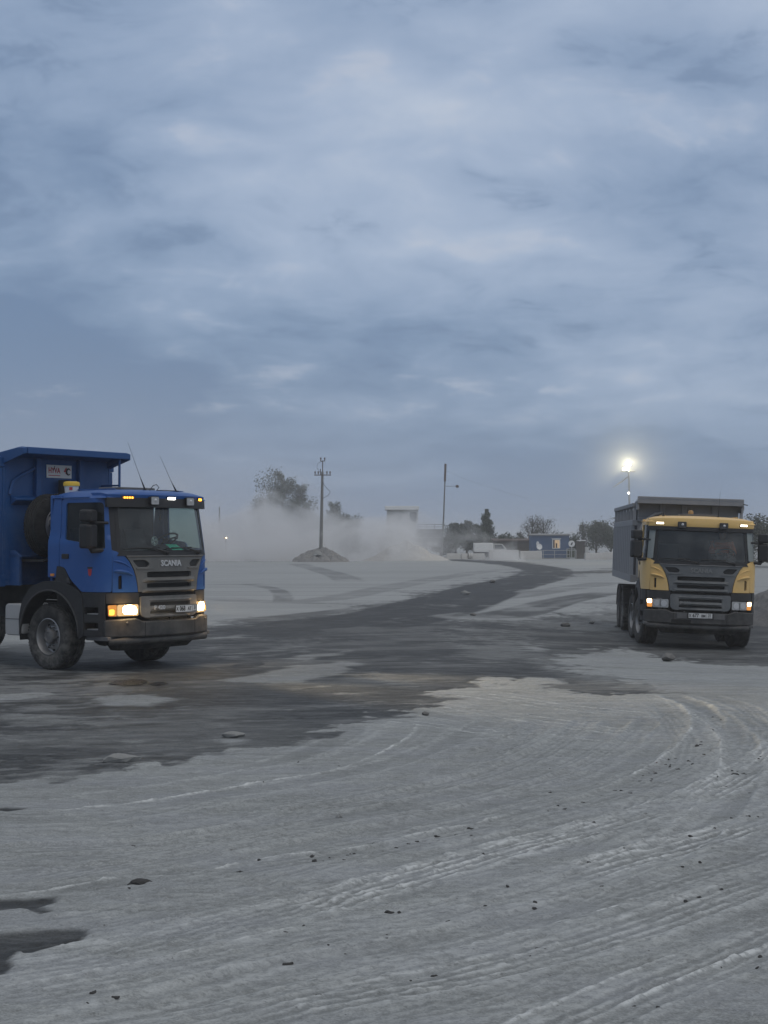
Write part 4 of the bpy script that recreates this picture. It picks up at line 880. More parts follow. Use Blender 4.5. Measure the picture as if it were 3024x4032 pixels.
    MB().add(*(lambda p: (p, [(0, 1, 2, 3), (4, 7, 6, 5), (0, 4, 5, 1), (1, 5, 6, 2), (2, 6, 7, 3), (3, 7, 4, 0)]))([(1.36, -1.0, .56), (1.36, 1.0, .56), (1.22, .8, .33), (1.22, -.8, .33), (1.0, -1.0, .56), (1.0, 1.0, .56), (1.0, .8, .33), (1.0, -.8, .33)])).build('valance', M['chassis'], T, bevel=.02)
    # ---------------- cab inside
    inn = empty('cab_interior', (0, 0, 0), (0, 0, 0), T)
    MB().box(.064, .075, -1.15, 1.15, 1.42, 2.77).build('rear_lining', M['inside'], inn)
    MB().box(.08, 1.12, -1.15, 1.15, 1.36, 1.42).build('cab_floor', M['inside'], inn)
    ds = MB(); ds.prism(fillet([(1.43, 1.45), (1.43, 1.88), (1.30, 1.955), (1.08, 1.97), (.95, 1.88), (.98, 1.45)], .05), lambda a, b: (a - .10, -1.08, b), lambda a, b: (a - .10, 1.08, b)); ds.prism(fillet([(1.34, 1.5), (1.34, 1.93), (1.47, 1.90), (1.47, 1.5)], .02), lambda a, b: (a, -.8, b), lambda a, b: (a, .8, b))
    ds.build('dashboard', M['inside'], inn, bevel=.02)
    MB().prism(fillet([(1.00, .36), (.84, .36), (.84, .84), (1.0, .84)], .03), lambda a, b: (a, b, 1.93), lambda a, b: (a - .02, b, 2.05)).build('instrument_binnacle', M['inside'], inn, bevel=.02)
    sw = MB(); cx, cyy, cz = .90, .60, 2.12; ax = Vector((-.55, 0, .83)).normalized(); X, Y_, _ = axes(ax)
    sw.tube([Vector((cx, cyy, cz)) + (X * cos(t) + Y_ * sin(t)) * .215 for t in np.linspace(0, 2 * pi, 29)], .018, 8)
    for t in (.5, 2.6, 4.7): sw.bar(Vector((cx, cyy, cz)), Vector((cx, cyy, cz)) + (X * cos(t) + Y_ * sin(t)) * .21, .035, .016, up=ax)
    sw.cyl(Vector((cx, cyy, cz)) - ax * .03, Vector((cx, cyy, cz)) + ax * .015, .06, .05, 14); sw.cyl(Vector((cx, cyy, cz)) - ax * .3, Vector((cx, cyy, cz)) - ax * .02, .035, .03, 10)
    sw.build('steering_wheel', M['black'], inn, smooth=True)
    for v in (-.6, .6):
        s_ = MB(); s_.prism(fillet([(.12, 1.78), (.62, 1.82), (.62, 1.95), (.12, 1.90)], .05), lambda a, b: (a, v - .25, b), lambda a, b: (a, v + .25, b)); S = s_.build('seat', M['seat'], inn, bevel=.03)
        b_ = MB(); b_.prism(fillet([(.26, 1.9), (.14, 2.32), (.08, 2.32), (.08, 1.9)], .04), lambda a, b: (a, v - .24, b), lambda a, b: (a, v + .24, b)); b_.build('seat_back', M['seat'], inn, bevel=.03)
        MB().box(.2, .5, v - .18, v + .18, 1.42, 1.79).build('seat_base', M['inside'], inn)
    MB().box(.08, 1.2, -1.08, 1.08, 2.775, 2.80).build('headlining', M['inside'], inn)
    # ---------------- chassis
    ch = MB()
    for sd in (R, L): ch.box(P['u_rear'] + .3, 1.25, sd * .40 - .05, sd * .40 + .05, .78, 1.05)
    for u in [q for q in (.6, -.9, -2.9, -4.4, -6.4) if q > P['u_rear'] + .3]: ch.box(u - .06, u + .06, -.4, .4, .82, 1.0)
    ch.build('chassis_frame', M['chassis'], T)
    MB().box(-.55, 1.2, -.55, .55, .62, 1.34).build('engine', M['chassis'], T, bevel=.05)
    ax_ = MB()
    for u in P['axles']: ax_.cyl((u, -1.0, .535), (u, 1.0, .535), .07, .07, 10); ax_.ball((u, .05, .53), .22, 12, 8, (1, 1.1, 1))
    ax_.build('axles', M['chassis'], T, smooth=True)
    for k, u in enumerate(P['axles']):
        fr = k < P['front_axles']
        for sd in (R, L):
            make_wheel(T, u, sd * (1.04 if fr else 1.055), sd, .37 if fr else .325, True if fr else False, P['steer'] if k == 0 else P['steer'] * .6 if k == 1 else 0)
            if not fr: make_wheel(T, u, sd * .70, sd, .325, False)
            if k > 0:
                mf = MB(); arc_ = [(.60 * cos(t), .56 + .60 * sin(t)) for t in np.linspace(.25, pi - .05, 12)]
                mf.prism(arc_ + [(a * 1.05, (b - .56) * 1.05 + .56) for a, b in arc_[::-1]], lambda a, b: (u + a, sd * (.88 if fr else .52), b), lambda a, b: (u + a, sd * 1.235, b)); mf.build('mudguard', M['black'], T, bevel=.01)
    tk = MB(); tk.prism(fillet([(-1.02, -.29), (-.60, -.29), (-.60, .24), (-1.02, .24)], .09), lambda a, b: (a - .02, -1.24, .82 + b), lambda a, b: (a - .02, -.62, .82 + b))
    TK = tk.build('battery_box', M['alu'], T, bevel=.02)
    MB().box(-1.045, -.615, -1.246, -1.238, .80, .812).build('box_seam', M['rimdark'], TK)
    # ---------------- dump body
    dump_body(T, P)
    # spare wheel upright behind the cab
    if P['spare']:
        s0 = make_wheel(T, -.60, -.62, -1, .325, True); s0.rotation_euler = (0, 0, radians(90)); s0.location = (-.57, -.60, 2.37); s0.name = 'spare_wheel'
        for c in s0.children:
            if c.name.startswith('tyre'): c.material_slots[0].link = 'OBJECT'; c.material_slots[0].material = M['rubber_clean']
        MB().box(-.95, -.35, -1.0, -.2, 1.76, 1.80).build('spare_carrier', M['chassis'], T)
    for (u, v, z, du, dv_, dz_) in P['whips']:
        w = MB(); w.cyl((u, v, z), (u, v, z + .03), .035, .03, 10); w.tube([(u, v, z + .02), (u + du * .3, v + dv_ * .3, z + dz_ * .3)], [.016, .004], 6); w.tube([(u + du * .28, v + dv_ * .28, z + dz_ * .28), (u + du * .65, v + dv_ * .66, z + dz_ * .66), (u + du, v + dv_, z + dz_)], [.004, .003, .002], 5)
        w.build('whip_antenna', M['black'], T, smooth=True)
    if P['cable']:
        MB().tube([(1.2, -.1, 2.95), (1.18, 0, 3.03), (1.2, .06, 3.05), (1.22, .1, 3.0), (1.2, .06, 2.95), (1.15, .12, 2.955), (1.2, .25, 2.96), (1.22, .4, 2.955), (1.2, .6, 2.955)], .007, 5).build('antenna_cable', M['black'], T, smooth=True)
    return T

def dump_body(T, P):
    D_ = empty('dump_body', (0, 0, 0), (0, 0, 0), T)
    m = M[P['body_mat']]; u0, u1, z0, z1 = P['u_front'], P['u_rear'], P['z0'], P['z1']; Wd = 1.25; t = .05
    MB().box(u1, u0, -Wd + t, Wd - t, z0, z0 + .08).build('body_floor', m, D_)
    MB().box(u0 - t, u0, -Wd + t + .004, Wd - t - .004, z0 + .08, z1 + (0 if P['kind'] == 'ribbed' else .015)).build('front_wall', m, D_, bevel=.008)
    MB().box(u1, u1 + t, -Wd + t + .004, Wd - t - .004, z0 + .08, z1 - .2).build('tailgate', m, D_, bevel=.008)
    kk = P['kind']
    hoist = MB(); hoist.cyl((u0 + .18, 0, .85), (u0 + .14, 0, z1 - .35), .11, .10, 16); hoist.build('hoist_ram', M['chassis'], D_, smooth=True)
    sub = MB()
    for v in (-.4, .4): sub.box(u1 + .2, u0 - .1, v - .06, v + .06, 1.06, z0 - .003)
    sub.build('subframe', M['chassis'], D_)
    kk = P['kind']
    for sd in (-1, 1):
        y0, y1 = sorted((sd * (Wd - t), sd * Wd))
        MB().box(u1, u0, y0, y1, z0, z1 if kk == 'plain' else P['rail'][0]).build('side_wall', m if kk == 'plain' else M['steel_wall_shade'], D_, bevel=.006)
        ya, yb = sorted((sd * (Wd + .002), sd * (Wd + .055)))
        def rail(nm, a, b, e=0.02): yy = sorted((sd * (Wd - .06), sd * (Wd + .055 + e))); MB().box(u1 - .01, u0 + .01, yy[0], yy[1], a, b).build(nm, m, D_, bevel=.01)
        if kk == 'ribbed':
            rail('bottom_rail', z0 - .02, z0 + .155); rail('middle_rail', *P['rail'], e=.01); rail('top_rail', z1 - .09, z1 + .004)
            n = P['ribs']
            for k in range(n):
                u = u0 - .22 - (u0 - u1 - .44) * k / (n - 1)
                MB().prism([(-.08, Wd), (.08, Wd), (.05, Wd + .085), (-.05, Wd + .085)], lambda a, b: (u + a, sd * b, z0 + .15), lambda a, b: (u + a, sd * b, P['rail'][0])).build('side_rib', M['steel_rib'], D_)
            for k in range(7):
                u = u0 - .06 - (u0 - u1 - .12) * k / 6
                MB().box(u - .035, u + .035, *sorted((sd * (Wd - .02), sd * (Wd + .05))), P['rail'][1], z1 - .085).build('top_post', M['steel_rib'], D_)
            # tarpaulin drawn along the inside of the open top band
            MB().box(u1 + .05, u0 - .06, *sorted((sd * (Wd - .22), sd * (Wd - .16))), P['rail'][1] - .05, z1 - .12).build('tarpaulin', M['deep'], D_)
        else:
            rail('bottom_rail', z0 - .02, z0 + .18); rail('top_rail', z1 - .16, z1 + .004)
            for k in range(6):
                u = u0 - .09 - (u0 - u1 - .18) * k / 5
                MB().box(u - .085, u + .085, ya, yb, z0 + .18, z1 - .165).build('side_rib', m, D_, bevel=.01)
            for k in range(6):
                u = u0 - .05 - (u0 - u1 - .2) * k / 5
                for a, b in ((1.60, 1.90), (2.92, 3.22)):
                    MB().box(u - .035, u + .035, *sorted((sd * (Wd + .0555), sd * (Wd + .062))), a, b).build('reflector_strip', M['amber_refl'], D_)
    if kk == 'ribbed':
        # cab guard: level hood with a folded front lip
        cu = P['can_u']
        MB().box(u0 - .3, cu - .0, -Wd, Wd, z1 + .005, z1 + .05).build('cab_guard', m, D_, bevel=.01)
        lp = MB(); lp.box(cu, cu + .05, -Wd, Wd, z1 - .01, z1 + .105); lp.box(cu + .012, cu + .064, -Wd + .004, Wd - .004, z1 + .108, z1 + .16); lp.build('guard_lip', m, D_, bevel=.01)
        MB().box(u0 - .05, cu, -Wd + .002, -Wd + .05, z1 - .16, z1 + .003).build('guard_bracket', m, D_); MB().box(u0 - .05, cu, Wd - .05, Wd - .002, z1 - .16, z1 + .003).build('guard_bracket', m, D_)
        for v in (-.62, -.1, .62): MB().box(u0 + .002, u0 + .07, v - .06, v + .06, z0 + .1, z1 - .01).build('front_rib', m, D_, bevel=.01)
        MB().box(u0 + .002, u0 + .06, -Wd + .06, Wd - .06, 2.83, 2.93).build('front_rail', m, D_, bevel=.01)
        MB().tube([(u0 + .3, -1.17, 1.5), (u0 + .28, -1.19, 2.5), (u0 + .26, -1.05, 2.85), (u0 + .22, -.8, 3.02), (u0 + .15, -.62, 3.06)], .035, 8).build('air_hose', M['steel_body'], D_, smooth=True)
        MB().tube([(cu + .07, Wd - .02, z1 + .04), (cu + .2, Wd + .06, z1 + .02)], .012, 6).build('tarp_hook', M['chassis'], D_)
    else:
        cu = P['can_u']
        # canopy: sloping edges, down-turned lip
        cp = MB(); A = [(u0 - .12, -1.25, z1 - .02), (u0 - .12, 1.25, z1 - .02), (cu, 1.16, z1 + .12), (cu, -1.16, z1 + .12)]
        cp.add([*A, *[(x, y, z + .03) for x, y, z in A]], [(0, 1, 2, 3), (7, 6, 5, 4), (0, 4, 5, 1), (1, 5, 6, 2), (2, 6, 7, 3), (3, 7, 4, 0)])
        cp.build('canopy', m, D_)
        lip = MB(); lip.box(cu, cu + .05, -1.16, 1.16, z1 + .05, z1 + .165); lip.build('canopy_lip', m, D_, bevel=.012)
        for sd in (-1, 1):
            g = MB(); pts = [(u0 - .10, z1 - .12), (cu + .03, z1 + .06), (cu + .03, z1 + .165), (cu - .1, z1 + .18), (u0 - .15, z1 + .10), (u0 - .2, z1 - .1)]
            g.prism(pts, lambda a, b: (a, sd * 1.162, b), lambda a, b: (a, sd * 1.25, b - .02)); g.build('canopy_side', m, D_, bevel=.012)
        for v in (-.52, .47): MB().box(u0 + .002, u0 + .085, v - .055, v + .055, 2.86, z1 + .02).build('front_rib', m, D_, bevel=.012)
        sh = MB(); sh.prism([(.002, 2.72), (.14, 2.80), (.14, 2.83), (.002, 2.88)], lambda a, b: (u0 + a, -1.08, b), lambda a, b: (u0 + a, 1.18, b)); sh.build('front_ledge', m, D_, bevel=.008)
        gu = MB(); gu.tube([(u0 + .03, -1.12, 2.9), (u0 + .03, -1.05, 3.12), (u0 + .03, -.9, 3.22), (u0 + .03, -.58, 3.36)], .03, 6); gu.build('gusset', m, D_, smooth=True)
        gb = MB(); gb.prism([(0.004, 1.36), (.25, 1.36), (.25, 1.86), (.1, 1.95), (.004, 1.95)], lambda a, b: (u0 + a, -1.1, b), lambda a, b: (u0 + a, -1.05, b)); gb.box(u0 + .004, u0 + .3, -1.1, -.2, 1.84, 1.87); gb.build('lower_gusset', m, D_)
        pt = MB(); pt.tube([(cu - .03, 1.03, z1 + .06), (cu - .03, 1.03, 2.5)], .022, 8); pt.tube([(cu - .03, 1.03, 3.10), (u0 - .01, 1.03, 3.10)], .018, 6); pt.build('canopy_stay', m, D_, smooth=True)
        sg = MB(); sg.box(u0 + .004, u0 + .012, -.29, .29, 3.21, 3.435); S = sg.build('maker_sign', M['platewhite'], D_)
        x = u0 + .0135; kw = dict(R=(0, 1, 0), U=(0, 0, 1), parent=S, depth=.0015)
        text('sign_letters', 'HYVA', .13, (x, -.115, 3.335), mat=M['red'], xs=.80, bold=.004, **kw)
        sw = MB(); sw.prism([(-.150, 3.33), (-.137, 3.33), (-.098, 3.42), (-.108, 3.42)], lambda a, b: (x + .002, a, b), lambda a, b: (x + .005, a, b)); sw.build('sign_stroke', M['ink'], S)
        ln = MB(); ln.box(x, x + .002, -.25, .02, 3.245, 3.257); ln.build('sign_line', M['red'], S)
        text('sign_numeral', '4', .15, (x, .145, 3.335), mat=M['red'], xs=.9, bold=.006, **kw)
        rg = MB(); rg.tube([(x + .002, .215 + .048 * cos(a), 3.325 + .052 * sin(a)) for a in np.linspace(.6, 5.6, 18)], [.006 + .012 * sin(pi * i / 17) for i in range(18)], 5); rg.build('sign_numeral', M['ink'], S)
        rg2 = MB(); rg2.tube([(x + .002, .215 + .048 * cos(a), 3.325 + .052 * sin(a)) for a in np.linspace(.5, 2.6, 8)], .009, 5); rg2.build('sign_numeral', M['red'], S)

PB = dict(paint='blue', grille='grille_grey', badge=True, marker=True, badge_mat='chrome', model='P 420', plate_at=(1.655, .30, .99), plate=('X', '068', 'AT', '31'),
          glass='glass', fascia_z=2.80, visor_out=.05, visor_z=2.655, visor_drop=0, light_z=2.81, spot_z=2.765, spots=(-.36, .50), spot_clear=True,
          roof_lights=[(-.82, ('amber_soft', 'amber_on'), .19), (.07, ('white_on', None), .17), (.92, ('amber_on', None), .12)],
          bumper_end=1.27, plate_panels=False, bumper_bits=((-.9, .80), (.9, .80)), lamps=True, beam=2400.0, mirror=(1.13, 1.40), steer=radians(-4),
          axles=(0, -4.35, -5.70), front_axles=1, u_rear=-6.9, u_front=-1.10, z0=1.36, z1=3.52, kind='plain', body_mat='blue_body', can_u=-.62, spare=True,
          whips=((1.12, -.13, 2.945, .05, -.45, .78), (1.12, .62, 2.935, .05, -.45, .60)), cable=True)
PY = dict(paint='yellow', grille='grille_dark', badge=False, marker=False, badge_mat='badge_worn', model='P 380', plate_at=(1.632, .0, .755), plate=('X', '677', 'BM', '31'),
          glass='glass_dark', fascia_z=2.71, visor_out=.02, visor_z=2.62, visor_drop=0, light_z=2.775, spot_z=2.745, spots=(-.45, .46), spot_clear=False,
          roof_lights=[(-.92, ('warm_on', 'white_on'), .17), (.92, ('warm_on', 'white_on'), .17)],
          bumper_end=1.27, plate_panels=True, bumper_bits=((-.35, .83), (.8, .85)), lamps=False, beam=0, mirror=(1.17, 1.40), steer=radians(7),
          axles=(0, -1.94, -5.14, -6.49), front_axles=2, u_rear=-7.8, u_front=-1.33, z0=1.39, z1=3.27, rail=(2.73, 2.87), ribs=11, kind='ribbed', body_mat='steel_body', can_u=-.92, spare=False,
          whips=((1.1, .39, 2.935, .0, .03, .60), (1.1, -.82, 2.93, 0, -.03, .3)), cable=False)
blue_truck = truck('dump_truck', 'blue dump truck with lit headlights and a spare wheel behind its cab', (-4.809, 26.067, gz(-4.8, 26.07)), (0, 0, -.62), PB)
yellow_truck = truck('dump_truck', 'yellow cabbed dump truck with a ribbed grey tipper body', (7.085, 35.276, -.283), (radians(-2.03), 0, -1.653), PY)
# ================================================================== things on and around the trucks
def placed(T, p): return T.matrix_basis @ Vector(p)
bpy.context.view_layer.update()
MW = {T: Matrix.LocRotScale(T.location, T.rotation_euler, None) for T in (blue_truck, yellow_truck)}
def at_truck(T, name, p, label, cat):
    e = empty(name, MW[T] @ Vector(p), T.rotation_euler); tag(e, label, cat); return e
bk = at_truck(blue_truck, 'bucket', (.15, -.86, 2.90), 'white bucket with a yellow lid on the blue cab roof', 'bucket')
MB().lathe([(0, 0), (.105, 0), (.122, .13), (.112, .132), (0, .132)], n=28).build('pail', M['white'], bk, smooth=True)
MB().lathe([(.118, .118), (.134, .12), (.136, .16), (.126, .185), (.09, .195), (0, .195)], n=28).build('lid', M['bucket_yellow'], bk, smooth=True)
pr_ = MB(); pr_.prism(fillet([(.62, .05), (1.05, .05), (1.05, .10), (.62, .10)], .01), lambda a, b: (.1215 * cos(-a), .1215 * sin(-a), b), lambda a, b: (.1235 * cos(-a), .1235 * sin(-a), b)); pr_.build('printed_label', M['red'], bk)
cd = at_truck(blue_truck, 'paper_card', (1.31, .38, 1.985), 'bright green card lying behind the blue truck windscreen', 'card')
MB().prism([(-.085, -.13), (.085, -.13), (.085, .13), (-.085, .13)], lambda a, b: (a, b, a * -.55 + .02), lambda a, b: (a, b, a * -.55 + .023)).build('card_sheet', M['green'], cd)
af = at_truck(blue_truck, 'air_freshener', (1.18, .17, 2.5), 'small dark air freshener hanging in the blue truck windscreen', 'air freshener')
MB().prism([(0, .075), (.022, .03), (.014, .02), (.03, -.04), (.008, -.04), (.008, -.07), (-.008, -.07), (-.008, -.04), (-.03, -.04), (-.014, .02), (-.022, .03)], lambda a, b: (-.002, a, b), lambda a, b: (.002, a, b)).build('scented_tree', M['black'], af)
MB().cyl((0, 0, .07), (0, 0, .24), .0025, n=5).build('string', M['black'], af)
fn = at_truck(blue_truck, 'desk_fan', (1.22, -.02, 1.99), 'round pale dashboard fan in the blue cab', 'fan')
MB().cyl((0, 0, 0), (0, 0, .05), .025, .02, 10).build('stand', M['black'], fn)
fg = MB()
for r in (.03, .055, .075): fg.tube([(.02, r * cos(t), .12 + r * sin(t)) for t in np.linspace(0, 2 * pi, 15)], .004, 4)
for k in range(4): t = k * pi / 2 + .4; fg.prism([(0, 0), (.06, -.022), (.065, .02)], lambda a, b: (.0, a * cos(t) - b * sin(t), .12 + a * sin(t) + b * cos(t)), lambda a, b: (.006, a * cos(t) - b * sin(t), .12 + a * sin(t) + b * cos(t)))
fg.build('fan_cage', M['white'], fn)
bc = empty('beacon', (.42, -.14, 2.95), (0, 0, 0), yellow_truck)
MB().cyl((0, 0, 0), (0, 0, .04), .075, .07, 16).build('beacon_base', M['black'], bc); MB().lathe([(.065, .04), (.06, .12), (.035, .15), (0, .155)], n=20).build('beacon_dome', M['amber_lens'], bc, smooth=True)

# driver of the yellow truck: one skinned body, seated, hands on the wheel
def skinned(name, joints, bones, mat, parent=None, root=0, sub=2):
    me = bpy.data.meshes.new(name); me.from_pydata([j[0] for j in joints], bones, []); o = link_mesh(name, me, mat, parent)
    o.modifiers.new('skin', 'SKIN').use_smooth_shade = True
    for i, j in enumerate(joints):
        q = me.skin_vertices[0].data[i]; q.radius = (j[1], j[2] if len(j) > 2 else j[1]); q.use_root = i == root
    s_ = o.modifiers.new('sub', 'SUBSURF'); s_.levels = 1; s_.render_levels = sub; return o
dr = at_truck(yellow_truck, 'person', (.38, .60, 1.93), 'driver in an orange work jacket behind the yellow truck windscreen', 'person')
J = [((0, 0, .04), .15), ((-.02, 0, .2), .14), ((-.05, 0, .36), .155), ((-.04, 0, .46), .11), ((-.02, 0, .53), .055), ((0, 0, .60), .085), ((.0, 0, .70), .095), ((.0, 0, .76), .07),
     ((-.03, .19, .42), .065), ((.12, .26, .22), .05), ((.36, .17, .23), .036), ((.42, .15, .25), .03), ((-.03, -.19, .42), .065), ((.10, -.27, .24), .05), ((.34, -.17, .26), .036), ((.40, -.15, .28), .03),
     ((.22, .11, .02), .09), ((.45, .12, .0), .075), ((.52, .12, -.35), .055), ((.22, -.11, .02), .09), ((.45, -.12, .0), .075), ((.52, -.12, -.35), .055)]
E_ = [(0, 1), (1, 2), (2, 3), (3, 4), (4, 5), (5, 6), (6, 7), (3, 8), (8, 9), (9, 10), (10, 11), (3, 12), (12, 13), (13, 14), (14, 15), (0, 16), (16, 17), (17, 18), (0, 19), (19, 20), (20, 21)]
skinned('body', J, E_, M['skin'], dr)
JJ = [(p, r * 1.14) for p, r, in [(j[0], j[1]) for j in J[:4]]] + [(J[k][0], J[k][1] * 1.25) for k in (8, 9, 10, 12, 13, 14)]
skinned('work_jacket', JJ, [(0, 1), (1, 2), (2, 3), (3, 4), (4, 5), (5, 6), (3, 7), (7, 8), (8, 9)], M['orange'], dr)
skinned('trousers', [(J[0][0], .165), (J[16][0], .10), (J[17][0], .085), (J[18][0], .065), (J[19][0], .10), (J[20][0], .085), (J[21][0], .065)], [(0, 1), (1, 2), (2, 3), (0, 4), (4, 5), (5, 6)], M['ink'], dr)
MB().ball((-.015, 0, .715), .108, 14, 10, (1, .92, .95)).build('hair', M['hair'], dr, smooth=True)
MB().ball((.085, .035, .68), .013, 8, 6).ball((.085, -.035, .68), .013, 8, 6).build('eyes', M['ink'], dr); MB().ball((.10, 0, .65), .018, 8, 6, (1, .8, 1.3)).build('nose', M['skin'], dr, smooth=True)
for sd in (1, -1):
    hx, hy, hz = (.42, .15, .25) if sd > 0 else (.40, -.15, .28)
    for k in range(4): skinned('finger', [((hx + .01, hy + sd * (k * .018 - .03), hz + .01), .010), ((hx + .05, hy + sd * (k * .019 - .03), hz + .025), .009), ((hx + .06, hy + sd * (k * .019 - .03), hz - .01), .008)], [(0, 1), (1, 2)], M['skin'], dr, sub=1)
    skinned('thumb', [((hx, hy - sd * .02, hz + .01), .011), ((hx + .03, hy - sd * .05, hz + .03), .009)], [(0, 1)], M['skin'], dr, sub=1)

# ================================================================== stones and clods
M['stone'] = paint('pale_stone', (.24, .245, .235), .9, dirt=.2, nscale=14, bump=.4, var=.25)
M['stone_dark'] = paint('dark_stone', (.15, .148, .14), .9, dirt=.45, dirt_z=(-.2, .05), nscale=14, bump=.4, var=.25)
M['clod'] = paint('damp_clod', (.045, .044, .042), .9, dirt=.12, dirt_z=(-.2, .0), nscale=20, bump=.4, var=.3)
M['clod_red'] = paint('reddish_clod', (.13, .075, .06), .9, dirt=.1, nscale=20, bump=.4)
def rock(name, sx, sy, sz, seed, mat):
    r = random.Random(seed); bm = bmesh.new(); bmesh.ops.create_icosphere(bm, subdivisions=3, radius=1)
    pl = [(Vector((r.uniform(-1, 1), r.uniform(-1, 1), r.uniform(-.6, 1))).normalized(), r.uniform(.55, .9)) for _ in range(10)]
    for v in bm.verts:
        p = v.co.copy()
        for n, d in pl:
            q = p.dot(n)
            if q > d: p -= n * (q - d) * .97
        p *= 1 + .12 * math.sin(p.x * 4 + seed) * math.cos(p.y * 3 + seed * 2) + .06 * math.sin(p.x * 9 + p.z * 7 + seed)
        v.co = (p.x * sx, p.y * sy, max(-.35, p.z + .12 * math.sin(p.x * 3 + seed)) * sz)
    me = bpy.data.meshes.new(name); bm.to_mesh(me); bm.free(); me.shade_smooth(); me.set_sharp_from_angle(angle=radians(28)); o = link_mesh(name, me, mat); return o
def ground_at(x, y):
    r = int(np.searchsorted(yrow, y)); r = min(max(r, 0), nr - 1); c = int(np.argmin(np.abs(XX[r] - x))); return float(Z[r * ncol + c])
def put(o, x, y, rz, sink=0.0): o.location = (x, y, ground_at(x, y) - sink); o.rotation_euler = (0, 0, rz); return o
def hull(name, sx, sy, sz, seed, mat):
    r = random.Random(seed); bm = bmesh.new()
    for _ in range(26):
        p = Vector((r.gauss(0, 1), r.gauss(0, 1), r.gauss(0, 1))).normalized() * r.uniform(.8, 1.0); bm.verts.new((p.x * sx, p.y * sy, (p.z + .62) * sz))
    g_ = bmesh.ops.convex_hull(bm, input=bm.verts); bmesh.ops.delete(bm, geom=[v for v in bm.verts if not v.link_faces], context='VERTS')
    bmesh.ops.subdivide_edges(bm, edges=bm.edges, cuts=2, use_grid_fill=True)
    for v in bm.verts: v.co *= 1 + .05 * math.sin(v.co.x / sx * 7 + seed) * math.cos(v.co.y / sy * 6) + .03 * r.uniform(-1, 1)
    me = bpy.data.meshes.new(name); bm.to_mesh(me); bm.free(); me.shade_smooth(); me.set_sharp_from_angle(angle=radians(22)); return link_mesh(name, me, mat)
put(tag(hull('stone', .22, .10, .055, 3, M['stone']), 'long pale flat stone on the lower edge of the damp road', 'stone'), -2.53, 14.66, .25)
put(tag(hull('stone', .15, .08, .045, 8, M['stone']), 'pale rounded stone lying out on the dark damp road', 'stone'), -1.63, 16.46, .1)
put(tag(hull('stone', .17, .14, .11, 5, M['stone_dark']), 'dark upright stone lying in front of the yellow truck', 'stone'), 5.49, 29.51, .5)
put(tag(hull('stone', .055, .045, .035, 9, M['stone_dark']), 'small dark stone alone on pale dust beyond the tracks', 'stone'), .5, 18.47, 0)
put(tag(rock('stone', .03, .028, .04, 12, M['stone']), 'tiny white pebble standing on the grey dust by the ruts', 'pebble'), -.35, 11.75, 0)
for k, (x, y, s_) in enumerate(((4.9, 41.2, .16), (5.9, 43.3, .13), (7.6, 48.5, .12), (3.2, 60, .22), (5.4, 76, .25), (6.4, 42.0, .10), (2.6, 44.5, .12))):
    put(tag(hull('stone', s_, s_ * .7, s_ * .45, 30 + k, M['stone'] if k % 2 else M['stone_dark']), 'loose stone on the haul road left of the yellow truck', 'stone', 'loose stones beyond the yellow truck'), x, y, k)
protoc = [rock('clod', .05, .032, .026, 60 + k, M['clod'] if k < 5 else M['clod_red']) for k in range(6)]
spots = []
def along(nm, off, a, b, n, seed, sz=(.35, 1.0), red=0):
    r = random.Random(seed); P = catmull(shift(TRACKS[nm], off), .05); 
    for _ in range(int(n * .62)):
        t = a + (b - a) * r.random(); p = P[int(t * (len(P) - 1))]; spots.append((p[0] + r.gauss(0, .07), p[1] + r.gauss(0, .05), r.uniform(*sz) * (1.15 if r.random() > .85 else .75), r.random() < red))
along('T7', .05, .12, .62, 84, 1); along('T7', -.1, .50, .92, 26, 2); along('T1', .1, .35, .95, 22, 3); along('T2', .15, .2, .9, 24, 4); along('T4', .2, .05, .9, 22, 5)
along('T3', -.3, .2, .95, 20, 6); along('T7', .12, .52, .60, 12, 7, (.3, .7), .8); along('T16', .1, .1, .9, 14, 8)
r_ = random.Random(5)
for _ in range(16): spots.append((r_.uniform(-1.9, 3.4), r_.uniform(6.9, 15), r_.uniform(.3, .7), False))
for k, (x, y, s_, red) in enumerate(spots):
    p = protoc[5] if red else protoc[k % 5]; o = p.copy(); C.objects.link(o); put(o, x, y, k * 2.4, .002); o.scale = (s_ * .72, s_ * .6, s_ * .6); o.name = 'clod'
    tag(o, 'small reddish clod crumbled on the curved tyre track' if red else 'small dark clod of damp earth dropped along the tyre tracks', 'clod', 'reddish clods on the curved track' if red else 'dark clods scattered along the tyre tracks')
for p in protoc: bpy.data.objects.remove(p)
cl = put(tag(rock('clod', .085, .04, .03, 77, M['clod']), 'largest dark clod, a broken clump at the near end of the curved track', 'clod'), -1.52, 9.50, .3)

# ================================================================== far side of the yard
M['concrete'] = paint('pale_concrete', (.50, .49, .47), .9, dirt=.2, dirt_z=(0, .9), nscale=1.5, var=.12, bump=.2)
M['pole_concrete'] = paint('grey_pole_concrete', (.17, .165, .155), .9, dirt=.2, nscale=1.5)
M['rust'] = paint('rusty_steel', (.11, .08, .065), .8, dirt=.1, nscale=3)
M['insul'] = paint('brown_insulator', (.09, .06, .05), .3, dirt=.1)
M['shed_dark'] = paint('dark_shed_boards', (.065, .055, .045), .85, dirt=.15, dirt_z=(0, 3), nscale=1)
M['cabin_blue'] = paint('blue_cabin_paint', (.05, .10, .20), .6, dirt=.2, dirt_z=(0, 3), nscale=1.5)
M['plant_white'] = paint('dusty_white_cladding', (.52, .52, .50), .8, dirt=.4, dirt_z=(0, 9), nscale=.6)
M['plant_grey'] = paint('dusty_grey_steel', (.24, .24, .24), .8, dirt=.5, dirt_z=(0, 9), nscale=.8)
M['pane'] = paint('dark_pane', (.03, .035, .04), .1, dirt=.15)
M['lit_pane'] = emit('lit_window', (1.0, .72, .45), .42)
